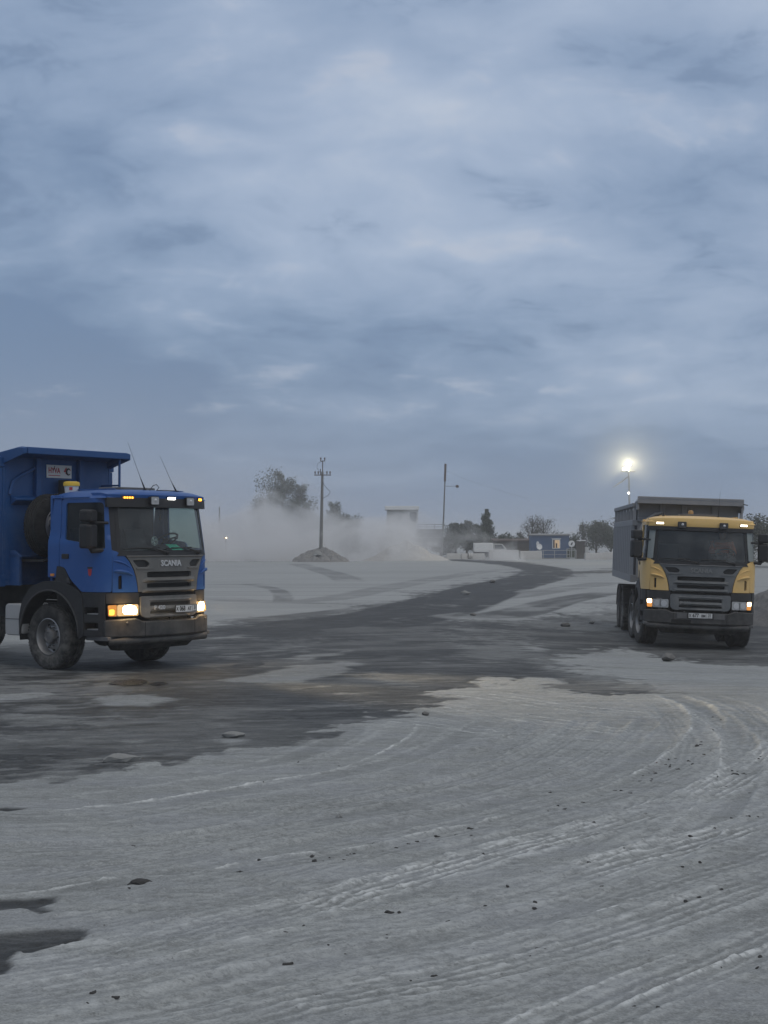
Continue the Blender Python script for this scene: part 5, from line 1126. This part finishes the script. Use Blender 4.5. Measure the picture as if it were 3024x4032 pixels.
M['bark'] = paint('bark', (.09, .075, .06), .95, dirt=0, nscale=2)
def leafmat(name, a, b):
    m, N = new_mat(name); p = N.add('ShaderNodeNewGeometry').outputs['Position']; f = N.math('ADD', N.math('MULTIPLY', N.noise(p, .55, 4), .6), N.math('MULTIPLY', N.noise(p, 4, 2), .4))
    c = N.ramp(f, [(.35, a), (.65, b)]); bs = N.add('ShaderNodeBsdfPrincipled'); N.put(bs.inputs['Base Color'], c); bs.inputs['Roughness'].default_value = .8; bs.inputs['Specular IOR Level'].default_value = .2
    o = N.add('ShaderNodeOutputMaterial'); N.l.new(bs.outputs[0], o.inputs[0]); return m
M['leaf'] = leafmat('dark_green_leaves', (.052, .064, .042), (.10, .115, .07)); M['leaf_pale'] = leafmat('dull_green_leaves', (.075, .085, .06), (.13, .135, .095)); M['leaf_bare'] = leafmat('sparse_grey_leaves', (.085, .085, .07), (.14, .135, .11))
def tree(name, x, y, h, w, label, kind='poplar', leaf='leaf', seed=1, n=1500, cat='tree', group=None, leafs=.23):
    r = random.Random(seed); z0 = gz(x, y); T = empty(name, (x, y, z0)); tag(T, label, cat, group)
    tr = MB(); tips = []
    lean = r.uniform(-.03, .03) * h
    if kind != 'bush': tr.tube([(0, 0, -.2), (lean * .3, 0, h * .3), (lean * .7, 0, h * .62), (lean, 0, h * .93)], [h * .022 + .05, h * .017 + .03, h * .01 + .02, .015], 7)
    nb = {'poplar': 22, 'round': 26, 'bare': 34, 'bush': 18}[kind]
    for k in range(nb):
        f = (.16 if kind != 'bush' else .0) + .80 * (k + r.random()) / nb; a = r.random() * 2 * pi
        if kind == 'poplar': L = w * .62 * (sin(pi * min(1, f * 1.02)) ** .5) * (1.12 - .78 * f) * r.uniform(.5, 1.15); rise = L * r.uniform(1.0, 2.2)
        elif kind == 'bare': L = w * .5 * (1.15 - f * .75) * r.uniform(.6, 1.1); rise = L * r.uniform(.7, 1.7)
        elif kind == 'round': L = w * .60 * max(.14, 1.12 - f) ** .75 * r.uniform(.45, 1.15); rise = L * r.uniform(.6, 1.6)
        else: L = w * .5 * sqrt(max(.05, 1 - (f * 1.05 - .35) ** 2)) * r.uniform(.4, 1.15); rise = L * r.uniform(.3, 1.5)
        b0 = Vector((lean * f * (0 if kind == 'bush' else 1), 0, h * f * (.84 if kind == 'round' else .93 if kind == 'poplar' else .78 if kind != 'bush' else .6))); b1 = b0 + Vector((cos(a) * L, sin(a) * L, min(rise, h * 1.0 - b0.z))); md = b0.lerp(b1, .5) + Vector((0, 0, -L * .08))
        tr.tube([b0, md, b1], [.03 + h * .004, .02 + h * .002, .012], 4); tips.append((b0.lerp(b1, .45), b1, L))
    tr.build('trunk', M['bark'], T)
    V = []; F = []
    tot = sum(t[2] + .3 for t in tips)
    for b0, b1, L in tips:
        for _ in range(int(n * 2 * (L + .3) / tot)):
            t = r.random() ** .8; p = b0.lerp(b1, t * 1.08); s_ = .10 + L * .22
            cg = lambda: max(-1.5, min(1.5, r.gauss(0, 1))); p = p + Vector((cg() * s_, cg() * s_, cg() * s_ * .9))
            if p.z < .05: continue
            q = Vector((r.gauss(0, 1), r.gauss(0, 1), r.gauss(0, 1))).normalized(); e1 = q.orthogonal().normalized(); e2 = q.cross(e1); s1 = leafs * r.uniform(.5, 1.2)
            b = len(V); V += [p - e1 * s1 * .5, p + e2 * s1 * .32, p + e1 * s1 * .5, p - e2 * s1 * .32]; F.append((b, b + 1, b + 2, b + 3))
    me = bpy.data.meshes.new('crown'); me.from_pydata([tuple(v) for v in V], [], F); link_mesh('crown', me, M[leaf], T); return T
D9 = 190
tree('poplar_tree', -15.0, 190, 10.2, 3.6, 'narrow poplar at the left end of the dust veiled clump', 'poplar', seed=2, n=1800)
tree('poplar_tree', -13.9, 192, 10.0, 3.0, 'slim poplar second from left in the dust veiled clump', 'poplar', seed=12, n=1800)
tree('poplar_tree', -12.5, 190, 13.6, 5.4, 'tallest poplar rising out of the dust left of the utility pole', 'poplar', seed=3, n=4400)
tree('poplar_tree', -10.5, 191, 12.0, 4.4, 'full poplar just left of the utility pole in the dust', 'poplar', seed=4, n=3400)
tree('poplar_tree', -9.3, 192, 7.9, 3.2, 'short poplar close left of the utility pole in the dust', 'poplar', seed=13, n=1800)
tree('leafy_tree', -13.0, 188, 6.7, 8.8, 'broad low tree at the foot of the dust veiled poplars', 'round', seed=5, n=3000)
tree('poplar_tree', -7.0, 205, 9.8, 3.8, 'faint poplar directly behind the utility pole', 'poplar', seed=6, n=2800)
tree('leafy_tree', -5.0, 205, 8.5, 5.9, 'faint rounded tree right of the utility pole in the dust', 'round', seed=7, n=2800)
tree('poplar_tree', -22.9, 190, 5.8, 2.2, 'small faint poplar beside the blue truck visor edge', 'poplar', seed=8, n=1000)
for k, (x, y, h, w, kd, lf, lab) in enumerate((
    (7.0, 186, 3.0, 2.6, 'bush', 'leaf', 'dark bush at the left end of the hedge by the tall mast'),
    (8.7, 185, 4.6, 2.4, 'round', 'leaf', 'dark bushy tree next right of the tall mast'),
    (10.0, 184, 5.0, 1.9, 'round', 'leaf', 'peaked bushy tree with the highest point of the dark hedge'),
    (11.3, 184, 4.2, 2.2, 'round', 'leaf', 'dark rounded bush right of the peaked hedge tree'),
    (12.6, 186, 6.2, 1.7, 'poplar', 'leaf', 'slim dark poplar standing above the hedge right of the mast'),
    (13.6, 184, 3.0, 2.6, 'bush', 'leaf', 'low bush above the white van'),
    (15.2, 183, 2.6, 3.0, 'bush', 'leaf', 'low bush behind the long dark shed roof'),
    (16.7, 186, 3.6, 1.2, 'bare', 'leaf_bare', 'thin sparse tree left of the blue cabin'),
    (18.3, 188, 5.6, 3.2, 'bare', 'leaf_bare', 'tall bare branched tree behind the blue cabin left corner'),
    (20.0, 190, 5.4, 3.4, 'bare', 'leaf_bare', 'wide bare branched tree behind the blue cabin roof'),
    (22.6, 186, 2.6, 2.6, 'bush', 'leaf', 'dark bush right of the blue cabin'),
    (24.6, 188, 5.0, 1.3, 'bare', 'leaf_bare', 'bare spike of a tree above the bush left of the yellow truck'),
    (25.6, 184, 4.3, 3.6, 'round', 'leaf_pale', 'dull green round tree left of the ribbed tipper body'),
    (27.4, 184, 3.6, 3.0, 'round', 'leaf', 'dark round tree touching the ribbed tipper body'),
    (29.3, 175, 7.0, 2.4, 'poplar', 'leaf_pale', 'tall dusty tree rising behind the tipper body corner'))):
    tree('leafy_tree' if kd != 'bush' else 'bush', x, y, h, w, lab, kd, lf, 40 + k, {'bush': 2200, 'round': 3000, 'poplar': 2200, 'bare': 800}[kd], 'tree' if kd != 'bush' else 'bush', leafs=.22 if kd != 'bare' else .16)
for k, (x, y, h, w) in enumerate(((30.5, 118, 3.4, 4.5), (33.5, 116, 3.7, 5), (36.5, 118, 3.3, 5), (28, 122, 2.9, 4.5), (40, 120, 3.5, 5))):
    tree('bush', x, y, h, w, ('scrub bush behind the mirror on the far side of the yellow truck', 'larger scrub bush right of the yellow truck mirror', 'scrub bush near the right edge behind the gravel heap', 'low scrub bush hidden partly by the yellow cab', 'scrub bush farthest right beyond the gravel heap')[k], 'bush', 'leaf_pale', 80 + k, 8000, 'bush', leafs=.19)

def heap(name, x, y, w, d, h, seed, mat, label, cat, n=46, kind=None, jag=.16, pw=.85):
    v = []; f = []; g0 = gz(x, y)
    for i in range(n + 1):
        for j in range(n + 1):
            a, b = -1 + 2 * i / n, -1 + 2 * j / n; r = sqrt(a * a + b * b); q = max(0, 1 - r) ** pw
            nz = float(fbm(np.array(a * 3.1 + seed), np.array(b * 3.1), 4, seed)) - .5; n2 = float(fbm(np.array(a * 11 + seed), np.array(b * 11), 3, seed + 5)) - .5
            v.append((a * w / 2, b * d / 2, float(base_z(x + a * w / 2, y + b * d / 2)) - g0 + h * (q * (1 + nz * .9) + jag * n2 * (1 if q > 0 else 0) * min(1, q * 5)) - .06))
    f = [(i * (n + 1) + j, (i + 1) * (n + 1) + j, (i + 1) * (n + 1) + j + 1, i * (n + 1) + j + 1) for i in range(n) for j in range(n)]
    o = MB().add(v, f).build(name, mat, smooth=False); o.location = (x, y, gz(x, y)); tag(o, label, cat, kind=kind); return o
M['rubble'] = paint('grey_rubble', (.21, .205, .195), .95, dirt=.3, dirt_z=(0, 2), nscale=2.5, bump=.6, var=.35)
M['gravel'] = paint('dark_gravel', (.13, .13, .128), .95, dirt=.15, dirt_z=(0, 2), nscale=5, bump=.8, var=.35)
M['spoil'] = paint('pale_spoil', (.44, .43, .41), .95, dirt=.1, nscale=1.2, bump=.4)
heap('rubble_heap', -6.1, 147, 5.6, 5.0, 1.35, 4, M['rubble'], 'rubble heap piled round the foot of the utility pole', 'heap', jag=.35, pw=.6)
put(tag(rock('boulder', .45, .35, .38, 21, M['stone']), 'pale boulder resting on the rubble heap below the pole', 'boulder'), -6.35, 145.4, .4); bpy.data.objects['boulder'].location.z += .72
heap('spoil_heap', 2.2, 158, 9.5, 8, 1.9, 9, M['spoil'], 'pale spoil heap sloping down right of the dusty plant', 'heap', jag=.08)
heap('gravel_heap', 13.4, 46.5, 6.4, 11, 1.3, 14, M['gravel'], 'dark gravel heap at the right edge beside the yellow truck', 'heap', 60, jag=.14)

# utility pole
def pole_thing(name, x, y, label, cat): o = empty(name, (x, y, gz(x, y))); tag(o, label, cat); return o
up_ = pole_thing('utility_pole', -6.12, 147, 'concrete utility pole with a crossarm standing in a rubble heap', 'utility pole')
MB().tube([(0, 0, -.3), (.10, 0, 4.5), (.18, 0, 8.7)], [.19, .155, .12], 10).build('pole_shaft', M['pole_concrete'], up_, smooth=True)
MB().tube([(.19, 0, 8.3), (.20, 0, 9.75)], .05, 6).build('top_stub', M['rust'], up_)
MB().bar((-.62, -.16, 8.36), (1.0, -.16, 8.36), .09, .09).build('crossarm', M['rust'], up_)
MB().bar((-.05, -.14, 9.72), (.45, -.14, 9.72), .08, .08).build('top_bracket', M['rust'], up_)
for dx_ in (-.52, -.22, .62, .92): MB().lathe([(0, 0), (.025, 0), (.03, .1), (.085, .12), (.06, .2), (.085, .23), (.05, .33), (0, .34)], (dx_, -.16, 8.40), n=10).build('insulator', M['insul'], up_, smooth=True)
for dx_ in (.02, .40): MB().lathe([(0, 0), (.025, 0), (.03, .08), (.09, .10), (.06, .18), (.09, .21), (.05, .30), (0, .31)], (dx_, -.14, 9.76), n=10).build('insulator', M['insul'], up_, smooth=True)
MB().bar((.0, -.16, 8.36), (.0, -.16, 8.95), .08, .08).build('arrester', M['rust'], up_); 
MB().tube([(.2, -.2, 9.7), (-.25, -.2, 9.5), (-.36, -.2, 9.1), (-.1, -.2, 8.7), (.1, -.2, 8.3)], .014, 4).build('jumper_wire', M['black'], up_)
MB().tube([(.18, -.2, 7.7), (.5, -.2, 7.2), (.95, -.2, 6.75), (.75, -.2, 6.4), (.3, -.2, 6.15), (.12, -.2, 6.0)], .022, 5).build('cable_loop', M['black'], up_)
fp_ = pole_thing('lamp_post', -21.6, 200, 'faint distant post standing in the dust beside the blue truck', 'post'); MB().tube([(0, 0, -.3), (0, 0, 8.6)], [.12, .08], 8).build('shaft', M['pole_concrete'], fp_)
ms = pole_thing('mast', 7.15, 180, 'tall thin radio mast with a side lamp right of the dusty plant', 'mast')
MB().tube([(-.35, 0, -.2), (-.1, 0, 5), (.05, 0, 9)], [.11, .09, .07], 8).build('shaft', M['pole_concrete'], ms); MB().tube([(.05, 0, 9.0), (.12, 0, 11.1)], .13, 8).build('antenna_head', M['rust'], ms)
MB().bar((.03, 0, 8.45), (1.4, -.1, 8.45), .05, .05).build('side_arm', M['pole_concrete'], ms); MB().ball((1.5, -.1, 8.42), .2, 12, 8, (1, 1, .9)).build('side_lamp', M['rust'], ms, smooth=True)
MB().tube([(.08, 0, 10.3), (2.5, -1, 9.2), (5.0, -2, 8.3), (9.5, -3, 6.9)], .006, 4).build('guy_wire', M['black'], ms)
# small lit lamp low in the dust: a likely vehicle headlight, set on a post
sl = pole_thing('dust_headlight', -16.6, 160, 'small lit lamp glowing low in the dust cloud', 'lamp')
MB().tube([(0, 0, -.1), (0, 0, 2.7)], .05, 6).build('post', M['rust'], sl); MB().box(-.14, .14, -.10, .06, 2.66, 2.86).build('lamp_box', M['black'], sl, bevel=.02)
MB().cyl((.05, -.10, 2.76), (.05, -.13, 2.76), .09, .09, 12).build('lamp_lens', M['warm_on'], sl); MB().cyl((-.20, -.06, 2.76), (-.20, -.10, 2.76), .06, .06, 10).build('side_lens', M['amber_soft'], sl)

# crushing plant half lost in the dust
cp = empty('crushing_plant', (2.1, 182, gz(2.1, 182))); tag(cp, 'dusty white crushing plant with a raised roofed cabin', 'plant building')
b = MB(); b.prism([(-1.9, 2.9), (-1.75, 6.15), (1.95, 6.15), (1.95, 4.9), (1.3, 3.5), (1.0, 2.9)], lambda a, z: (a, -1.6, z), lambda a, z: (a, 1.6, z)); b.build('cabin', M['plant_white'], cp, bevel=.03)
MB().box(-2.0, 2.05, -2.0, 1.8, 6.15, 6.62).build('cabin_roof', M['white'], cp, bevel=.05)
MB().prism(fillet([(.95, 5.0), (1.55, 4.7), (1.75, 5.0), (1.75, 5.9), (.95, 5.9)], .1), lambda a, z: (a, -1.63, z), lambda a, z: (a, -1.59, z)).build('window', M['pane'], cp)
MB().box(-2.7, 4.9, -1.5, 1.7, 1.75, 2.9).build('lower_deck', M['plant_grey'], cp, bevel=.03); MB().box(-2.4, 2.6, -1.0, 1.5, -.2, 1.75).build('plinth', M['plant_grey'], cp)
MB().box(1.6, 4.9, -1.52, 1.6, 2.95, 3.9).build('screen_box', M['plant_grey'], cp, bevel=.03)
for k, (a, z0_, z1_) in enumerate(((3.3, 1.95, 2.35), (4.05, 1.95, 2.35))): MB().box(a - .28, a + .28, -1.56, -1.50, z0_, z1_).build('lamp_panel', M['plant_white'], cp)
rl = MB(); rl.bar((1.9, -1.5, 4.45), (4.9, -1.5, 4.45), .06, .06); rl.bar((1.9, -1.5, 4.15), (4.9, -1.5, 4.15), .05, .05)
for a in (1.9, 2.9, 3.9, 4.88): rl.bar((a, -1.5, 3.9), (a, -1.5, 4.45), .06, .06)
rl.build('railing', M['rust'], cp)
for a in (-2.5, 0, 2.9, 4.7): MB().box(a - .12, a + .12, -1.4, -1.16, -.2, 1.75).build('support_leg', M['rust'], cp)

# long dark shed, van, blocks, cabin
sh = empty('shed', (16.0, 181, gz(16, 181))); tag(sh, 'long low dark shed behind the white concrete blocks', 'shed')
MB().box(-3.0, 3.2, -2, 2, -.2, 2.05).build('shed_wall', M['shed_dark'], sh); MB().prism([(-2.2, 1.95), (2.2, 2.15), (2.2, 2.3), (-2.2, 2.1)], lambda a, z: (-3.2, a, z), lambda a, z: (3.4, a, z)).build('shed_roof', M['rust'], sh)
for k in range(4): MB().box(-2.6 + k * 1.5, -1.4 + k * 1.5, -2.03, -1.99, .2, 1.7).build('shed_door', M['shed_dark'], sh)
vn = empty('van', (11.2, 171, gz(11.2, 171))); tag(vn, 'small white box van half hidden behind the concrete blocks', 'van')
MB().box(-1.15, 1.0, -.9, .9, .75, 1.42 + .35).build('cargo_box', M['white'], vn, bevel=.06); MB().box(-1.12, 2.6, -.85, .85, .35, .75).build('chassis', M['chassis'], vn, bevel=.04)
MB().prism([(1.02, .75), (2.55, .75), (2.45, 1.15), (2.0, 1.66), (1.02, 1.70)], lambda a, z: (a, -.85, z), lambda a, z: (a, .85, z)).build('cab', M['plant_white'], vn, bevel=.05); MB().prism([(1.15, 1.1), (2.25, 1.1), (1.95, 1.58), (1.15, 1.58)], lambda a, z: (a, -.87, z), lambda a, z: (a, -.84, z)).build('side_window', M['pane'], vn)
for a in (-.6, 1.9):
    w_ = empty('wheel', (a, -.8, .35), (0, 0, 0), vn); MB().lathe([(.18, -.1), (.33, -.1), (.35, 0), (.33, .1), (.18, .1)], axis=(0, 1, 0), n=18).build('tyre', M['rubber'], w_); MB().cyl((0, -.08, 0), (0, .05, 0), .18, n=14).build('rim', M['rimdark'], w_)
def block(x0, x1, y, h, label, dp=1.0):
    o = empty('concrete_block', ((x0 + x1) / 2, y, gz((x0 + x1) / 2, y))); tag(o, label, 'concrete block', 'concrete blocks along the far edge of the yard'); w = (x1 - x0) / 2
    MB().prism([(-dp / 2 - .06, -.1), (dp / 2 + .06, -.1), (dp / 2 + .03, h * .35), (dp / 2 - .05, h), (-dp / 2 + .05, h), (-dp / 2 - .03, h * .35)], lambda a, z: (-w, a, z), lambda a, z: (w, a, z)).build('block_body', M['concrete'], o, bevel=.04)
    for a in (-w * .55, w * .55): MB().tube([(a - .1, 0, h - .02), (a - .08, 0, h + .06), (a + .08, 0, h + .06), (a + .1, 0, h - .02)], .018, 5).build('lifting_loop', M['rust'], o)
    return o
block(11.35, 14.55, 165, 1.02, 'long pale concrete block left of the middle gap'); block(14.72, 17.05, 165, .92, 'shorter white concrete block just left of the blue cabin')
block(21.6, 23.5, 164, .72, 'low white concrete block right of the blue cabin railing'); block(23.55, 25.5, 164.5, .80, 'low white concrete block touching the yellow truck body')
for k, (x0, x1) in enumerate(((6.9, 8.4), (8.5, 9.2), (9.75, 11.1))): block(x0, x1, 168 + k * .2, .62, ('low weathered block leftmost in the row below the mast', 'short low block second in the row below the mast', 'low weathered block right of the leaning tyres')[k], .7)
for k, x in enumerate((9.33, 9.56)):
    o = empty('old_tyre', (x, 168.2, gz(x, 168) + .33), (0, radians(12), 0)); tag(o, ('old tyre leaning in the block row, the left one', 'old tyre leaning in the block row, the right one')[k], 'tyre'); MB().lathe([(.2, -.09), (.33, -.1), (.36, 0), (.33, .1), (.2, .09)], axis=(1, .3, 0), n=20).build('tyre_ring', M['concrete'], o, smooth=True); MB().cyl((-.05, 0, 0), (.05, 0, 0), .2, n=14).build('tyre_core', M['shed_dark'], o)

cb = empty('site_cabin', (18.65, 171, gz(18.65, 171))); tag(cb, 'small blue site cabin with one lit window and a porch rail', 'cabin')
MB().box(-2.15, 2.15, 0, 2.4, .1, 2.62).build('cabin_wall', M['cabin_blue'], cb, bevel=.03); MB().prism([(-.25, 2.62), (2.6, 2.74), (2.6, 2.84), (-.25, 2.72)], lambda a, z: (-2.3, a, z), lambda a, z: (2.3, a, z)).build('cabin_roof', M['plant_grey'], cb)
for k in range(12): MB().box(-2.12 + k * .37, -2.06 + k * .37, -.03, -.002, .12, 2.6).build('cladding_rib', M['cabin_blue'], cb)
fr = MB()
for q in ((.22, 1.12, 1.15, 1.22), (.22, 1.12, 2.12, 2.2), (.22, .30, 1.22, 2.12), (1.04, 1.12, 1.22, 2.12)): fr.box(q[0], q[1], -.09, -.031, q[2], q[3])
wf = fr.build('window', M['white'], cb); MB().box(.30, 1.04, -.05, -.035, 1.22, 2.12).build('pane', M['lit_pane'], wf)
MB().box(.30, .50, -.075, -.055, 1.22, 2.12).build('curtain', M['rust'], wf); MB().box(.60, .78, -.075, -.055, 1.22, 1.75).build('curtain', M['shed_dark'], wf); MB().box(.15, 1.19, -.2, -.03, 2.24, 2.3).build('window_hood', M['white'], cb)
MB().box(-1.75, -1.0, -.05, -.03, .1, 2.0).build('cabin_door', M['cabin_blue'], cb)
pr2 = MB()
for a in (-1.6, -.9, .35, 2.05, 2.75): pr2.bar((a, -1.2, -.1), (a, -1.2, .98), .06, .06)
pr2.bar((-1.6, -1.2, .96), (2.75, -1.2, .96), .06, .06); pr2.bar((-1.6, -1.2, .5), (2.05, -1.2, .5), .045, .045); pr2.bar((2.75, -1.2, .98), (2.75, 0.2, .98), .06, .06)
pr2.build('porch_rail', M['alu'], cb); MB().box(-1.6, 2.05, -1.15, -.1, -.1, .08).build('porch_deck', M['plant_grey'], cb)
lb = MB(); lb.bar((1.75, -.1, 2.78), (2.5, -.5, 3.0), .16, .07); lb.bar((2.3, -.45, 2.66), (2.5, -.5, 3.0), .08, .08); lb.build('roof_lamp', M['white'], cb)
for nm, x, z, r0, lab in (('dish', -1.3, 1.35, .34, 'dish'),):
    MB().lathe([(0, .0), (.2, .03), (.34, .10), (.345, .10), (.2, .05), (0, .02)], (x, -.45, z), (.3, -1, .25), n=20).build('satellite_dish', M['white'], cb, smooth=True); MB().bar((x, -.4, z), (x - .05, 0, z), .05, .05).build('dish_bracket', M['rust'], cb)
MB().prism(fillet([(-1.62, 1.58), (-1.3, 1.5), (-1.25, 1.9), (-1.5, 2.0)], .1), lambda a, z: (a, -.10, z), lambda a, z: (a, -.06, z)).build('wall_poster', M['white'], cb)
sg = empty('round_sign', (20.75, 168.6, gz(20.75, 168.6))); tag(sg, 'round white sign with a dark mark on a post by the cabin', 'sign')
MB().cyl((0, 0, 0), (0, 0, 1.75), .04, n=8).build('post', M['alu'], sg); MB().cyl((0, -.03, 1.7), (0, -.06, 1.7), .36, n=28).build('sign_disc', M['white'], sg); MB().prism([(-.13, -.10), (.02, -.16), (.15, .13), (.02, .16)], lambda a, b: (a, -.062, 1.7 + b), lambda a, b: (a, -.07, 1.7 + b)).build('sign_mark', M['ink'], sg)
gt = empty('gate', (20.85, 170, gz(20.85, 170))); tag(gt, 'small dark gate right of the cabin porch', 'gate')
gf = MB()
for a in (-.45, .45): gf.box(a - .04, a + .04, -.04, .04, 0, 1.15)
gf.box(-.45, .45, -.035, .035, 1.08, 1.15); gf.box(-.45, .45, -.035, .035, .1, .17); gf.build('gate_frame', M['alu'], gt); MB().box(-.41, .41, -.02, .02, .17, 1.08).build('gate_sheet', M['leaf'], gt)
bx = empty('utility_box', (22.1, 172, gz(22.1, 172))); tag(bx, 'tall dark cabinet with a pale cap right of the blue cabin', 'cabinet'); MB().box(-.5, .5, -.4, .4, 0, 1.95).build('cabinet_body', M['shed_dark'], bx, bevel=.02); MB().box(-.3, .62, -.5, .5, 2.0, 2.12).build('cabinet_cap', M['white'], bx); MB().box(.55, .95, -.3, .3, .6, 1.3).build('side_case', M['plant_white'], bx, bevel=.03)

# floodlight mast behind the yellow truck
fm = pole_thing('floodlight_mast', 24.1, 150, 'floodlight mast with two glaring lamps behind the yellow truck', 'floodlight')
MB().tube([(.1, 0, -.2), (.06, 0, 6.2), (0, 0, 9.45)], [.12, .09, .05], 8).build('shaft', M['alu'], fm)
MB().tube([(0, 0, 8.35), (-.9, -.4, 7.75), (-1.7, -.8, 7.25)], [.05, .07, .03], 6).build('boom', M['alu'], fm); MB().tube([(-.5, -.2, 7.95), (-.9, -.5, 7.72), (-1.25, -.7, 7.5)], .03, 5).build('boom_strut', M['alu'], fm)
MB().tube([(0, 0, 8.3), (.06, 0, 7.9), (-.05, 0, 7.45), (-.22, 0, 7.3)], .03, 5).build('hook', M['alu'], fm)
for k, (a, z, s_) in enumerate(((-.02, 9.62, .26), (-.44, 9.12, .18))):
    h = MB(); h.prism(fillet([(-s_ * .9, -s_ * .7), (s_ * .9, -s_ * .7), (s_ * .9, s_ * .7), (-s_ * .9, s_ * .7)], .06), lambda x, y: (a + x, -.08, z + y), lambda x, y: (a + x * .8, .12, z + y * .8 + .03)); H = h.build('floodlight_head', M['rimdark'], fm); 
    MB().ball((a, -.09, z - .02), s_ * .5, 14, 8, (1, .35, 1)).build('lamp', M['flood_on'], H, smooth=True); MB().bar((a, .05, z), (0, 0, z - .05), .05, .05).build('lamp_bracket', M['alu'], fm)
    ld = bpy.data.lights.new('floodlight_beam', 'POINT'); ld.energy = FLOOD[k]; ld.color = (1, .90, .60); ld.shadow_soft_size = .12; lo_ = bpy.data.objects.new('floodlight_beam', ld); C.objects.link(lo_); lo_.parent = fm; lo_.location = (a, -.35, z)
MB().box(-.75, .55, -.75, .3, 8.80, 8.84).build('light_block_plate', M['alu'], fm)  # added plate that keeps the floodlights off the ground below
MB().ball((-.03, -.12, 6.72), .10, 10, 6).build('small_lamp', M['white_on'], fm, smooth=True)

# ================================================================== air: thin dust haze over the yard, and the cloud a lorry has raised
hz = MB().box(-2700, 2700, -1600, 2700, -3.3, 15.5).build('haze', None); tag(hz, 'thin pale dust haze over the whole yard', kind='stuff')
m_, N = new_mat('haze_air'); pv_ = N.add('ShaderNodeVolumePrincipled'); pv_.inputs['Color'].default_value = (.90, .90, .90, 1); pv_.inputs['Density'].default_value = HAZE; pv_.inputs['Anisotropy'].default_value = .25
o = N.add('ShaderNodeOutputMaterial'); N.l.new(pv_.outputs[0], o.inputs['Volume']); hz.data.materials.append(m_)
m_, N = new_mat('raised_dust'); tco = N.add('ShaderNodeTexCoord').outputs['Object']; sp3 = N.add('ShaderNodeSeparateXYZ'); N.put(sp3.inputs[0], tco); px, py, pz = sp3.outputs
mpp = N.add('ShaderNodeMapping'); mpp.inputs['Scale'].default_value = (.10, .07, .15); N.put(mpp.inputs['Vector'], tco)
nz = N.math('ADD', .5, N.math('MULTIPLY', N.math('SUBTRACT', N.noise(mpp.outputs[0], 1.0, 5, .58, .6), .5), 1.9))
ht = N.math('ADD', .345, N.math('MULTIPLY', pz, .055))                               # thinner with height
side = N.math('ADD', N.maprange(px, 2.0, 24.0, 0, .40, smooth=False), N.maprange(px, -36, -22, .3, 0)); ends = N.math('ADD', N.maprange(py, 10, 20, 0, .3), N.maprange(py, -20, -10, .3, 0))
topf = N.maprange(pz, 9.0, 13.5, 0, .3)
dn = N.math('SUBTRACT', nz, N.math('ADD', N.math('ADD', N.math('SUBTRACT', ht, .16), side), N.math('ADD', ends, topf)))
pv_ = N.add('ShaderNodeVolumePrincipled'); pv_.inputs['Color'].default_value = (.93, .925, .92, 1); mp2 = N.add('ShaderNodeMapping'); mp2.inputs['Scale'].default_value = (.07, .05, .10); mp2.inputs['Location'].default_value = (3, 1, 2); N.put(mp2.inputs['Vector'], tco)
veil = N.math('SUBTRACT', N.noise(mp2.outputs[0], 1.0, 4, .55, .6), N.math('ADD', N.math('ADD', .36, N.math('MULTIPLY', pz, .012)), N.math('ADD', N.math('ADD', side, ends), topf)))
N.put(pv_.inputs['Density'], N.math('ADD', N.math('MULTIPLY', N.math('MAXIMUM', dn, 0.0), DUST), N.math('MULTIPLY', N.math('MAXIMUM', veil, 0.0), DUST * .10))); pv_.inputs['Anisotropy'].default_value = .2
o = N.add('ShaderNodeOutputMaterial'); N.l.new(pv_.outputs[0], o.inputs['Volume'])
m3, N3 = new_mat('lamp_halo'); t3 = N3.add('ShaderNodeTexCoord').outputs['Object']; ln = N3.add('ShaderNodeVectorMath', operation='LENGTH'); N3.put(ln.inputs[0], t3)  # added volume whose only job is the glow round the floodlight
f3 = N3.math('POWER', N3.maprange(ln.outputs['Value'], 8.6, 0.0, 0, 1, smooth=False), 2.0); pv3 = N3.add('ShaderNodeVolumePrincipled'); pv3.inputs['Color'].default_value = (.93, .92, .88, 1); N3.put(pv3.inputs['Density'], N3.math('MULTIPLY', f3, LAMPHALO))
o3 = N3.add('ShaderNodeOutputMaterial'); N3.l.new(pv3.outputs[0], o3.inputs['Volume'])
halo_ball = MB().ball((0, 0, 0), 8.7, 24, 14).build('lamp_halo', m3); halo_ball.location = (23.9, 149.6, 9.55 + gz(24.1, 150)); tag(halo_ball, 'added volume that makes the halo round the floodlight', kind='stuff')
dc = MB().prism(fillet([(-38, -20), (28, -20), (28, 20), (-38, 20)], 6, 4), lambda a, b: (a, b, -1.5), lambda a, b: (a, b, 14)).build('dust_cloud', m_); dc.location = (-14, 164, 0); tag(dc, 'pale dust cloud raised across the far yard round the pole', kind='stuff')
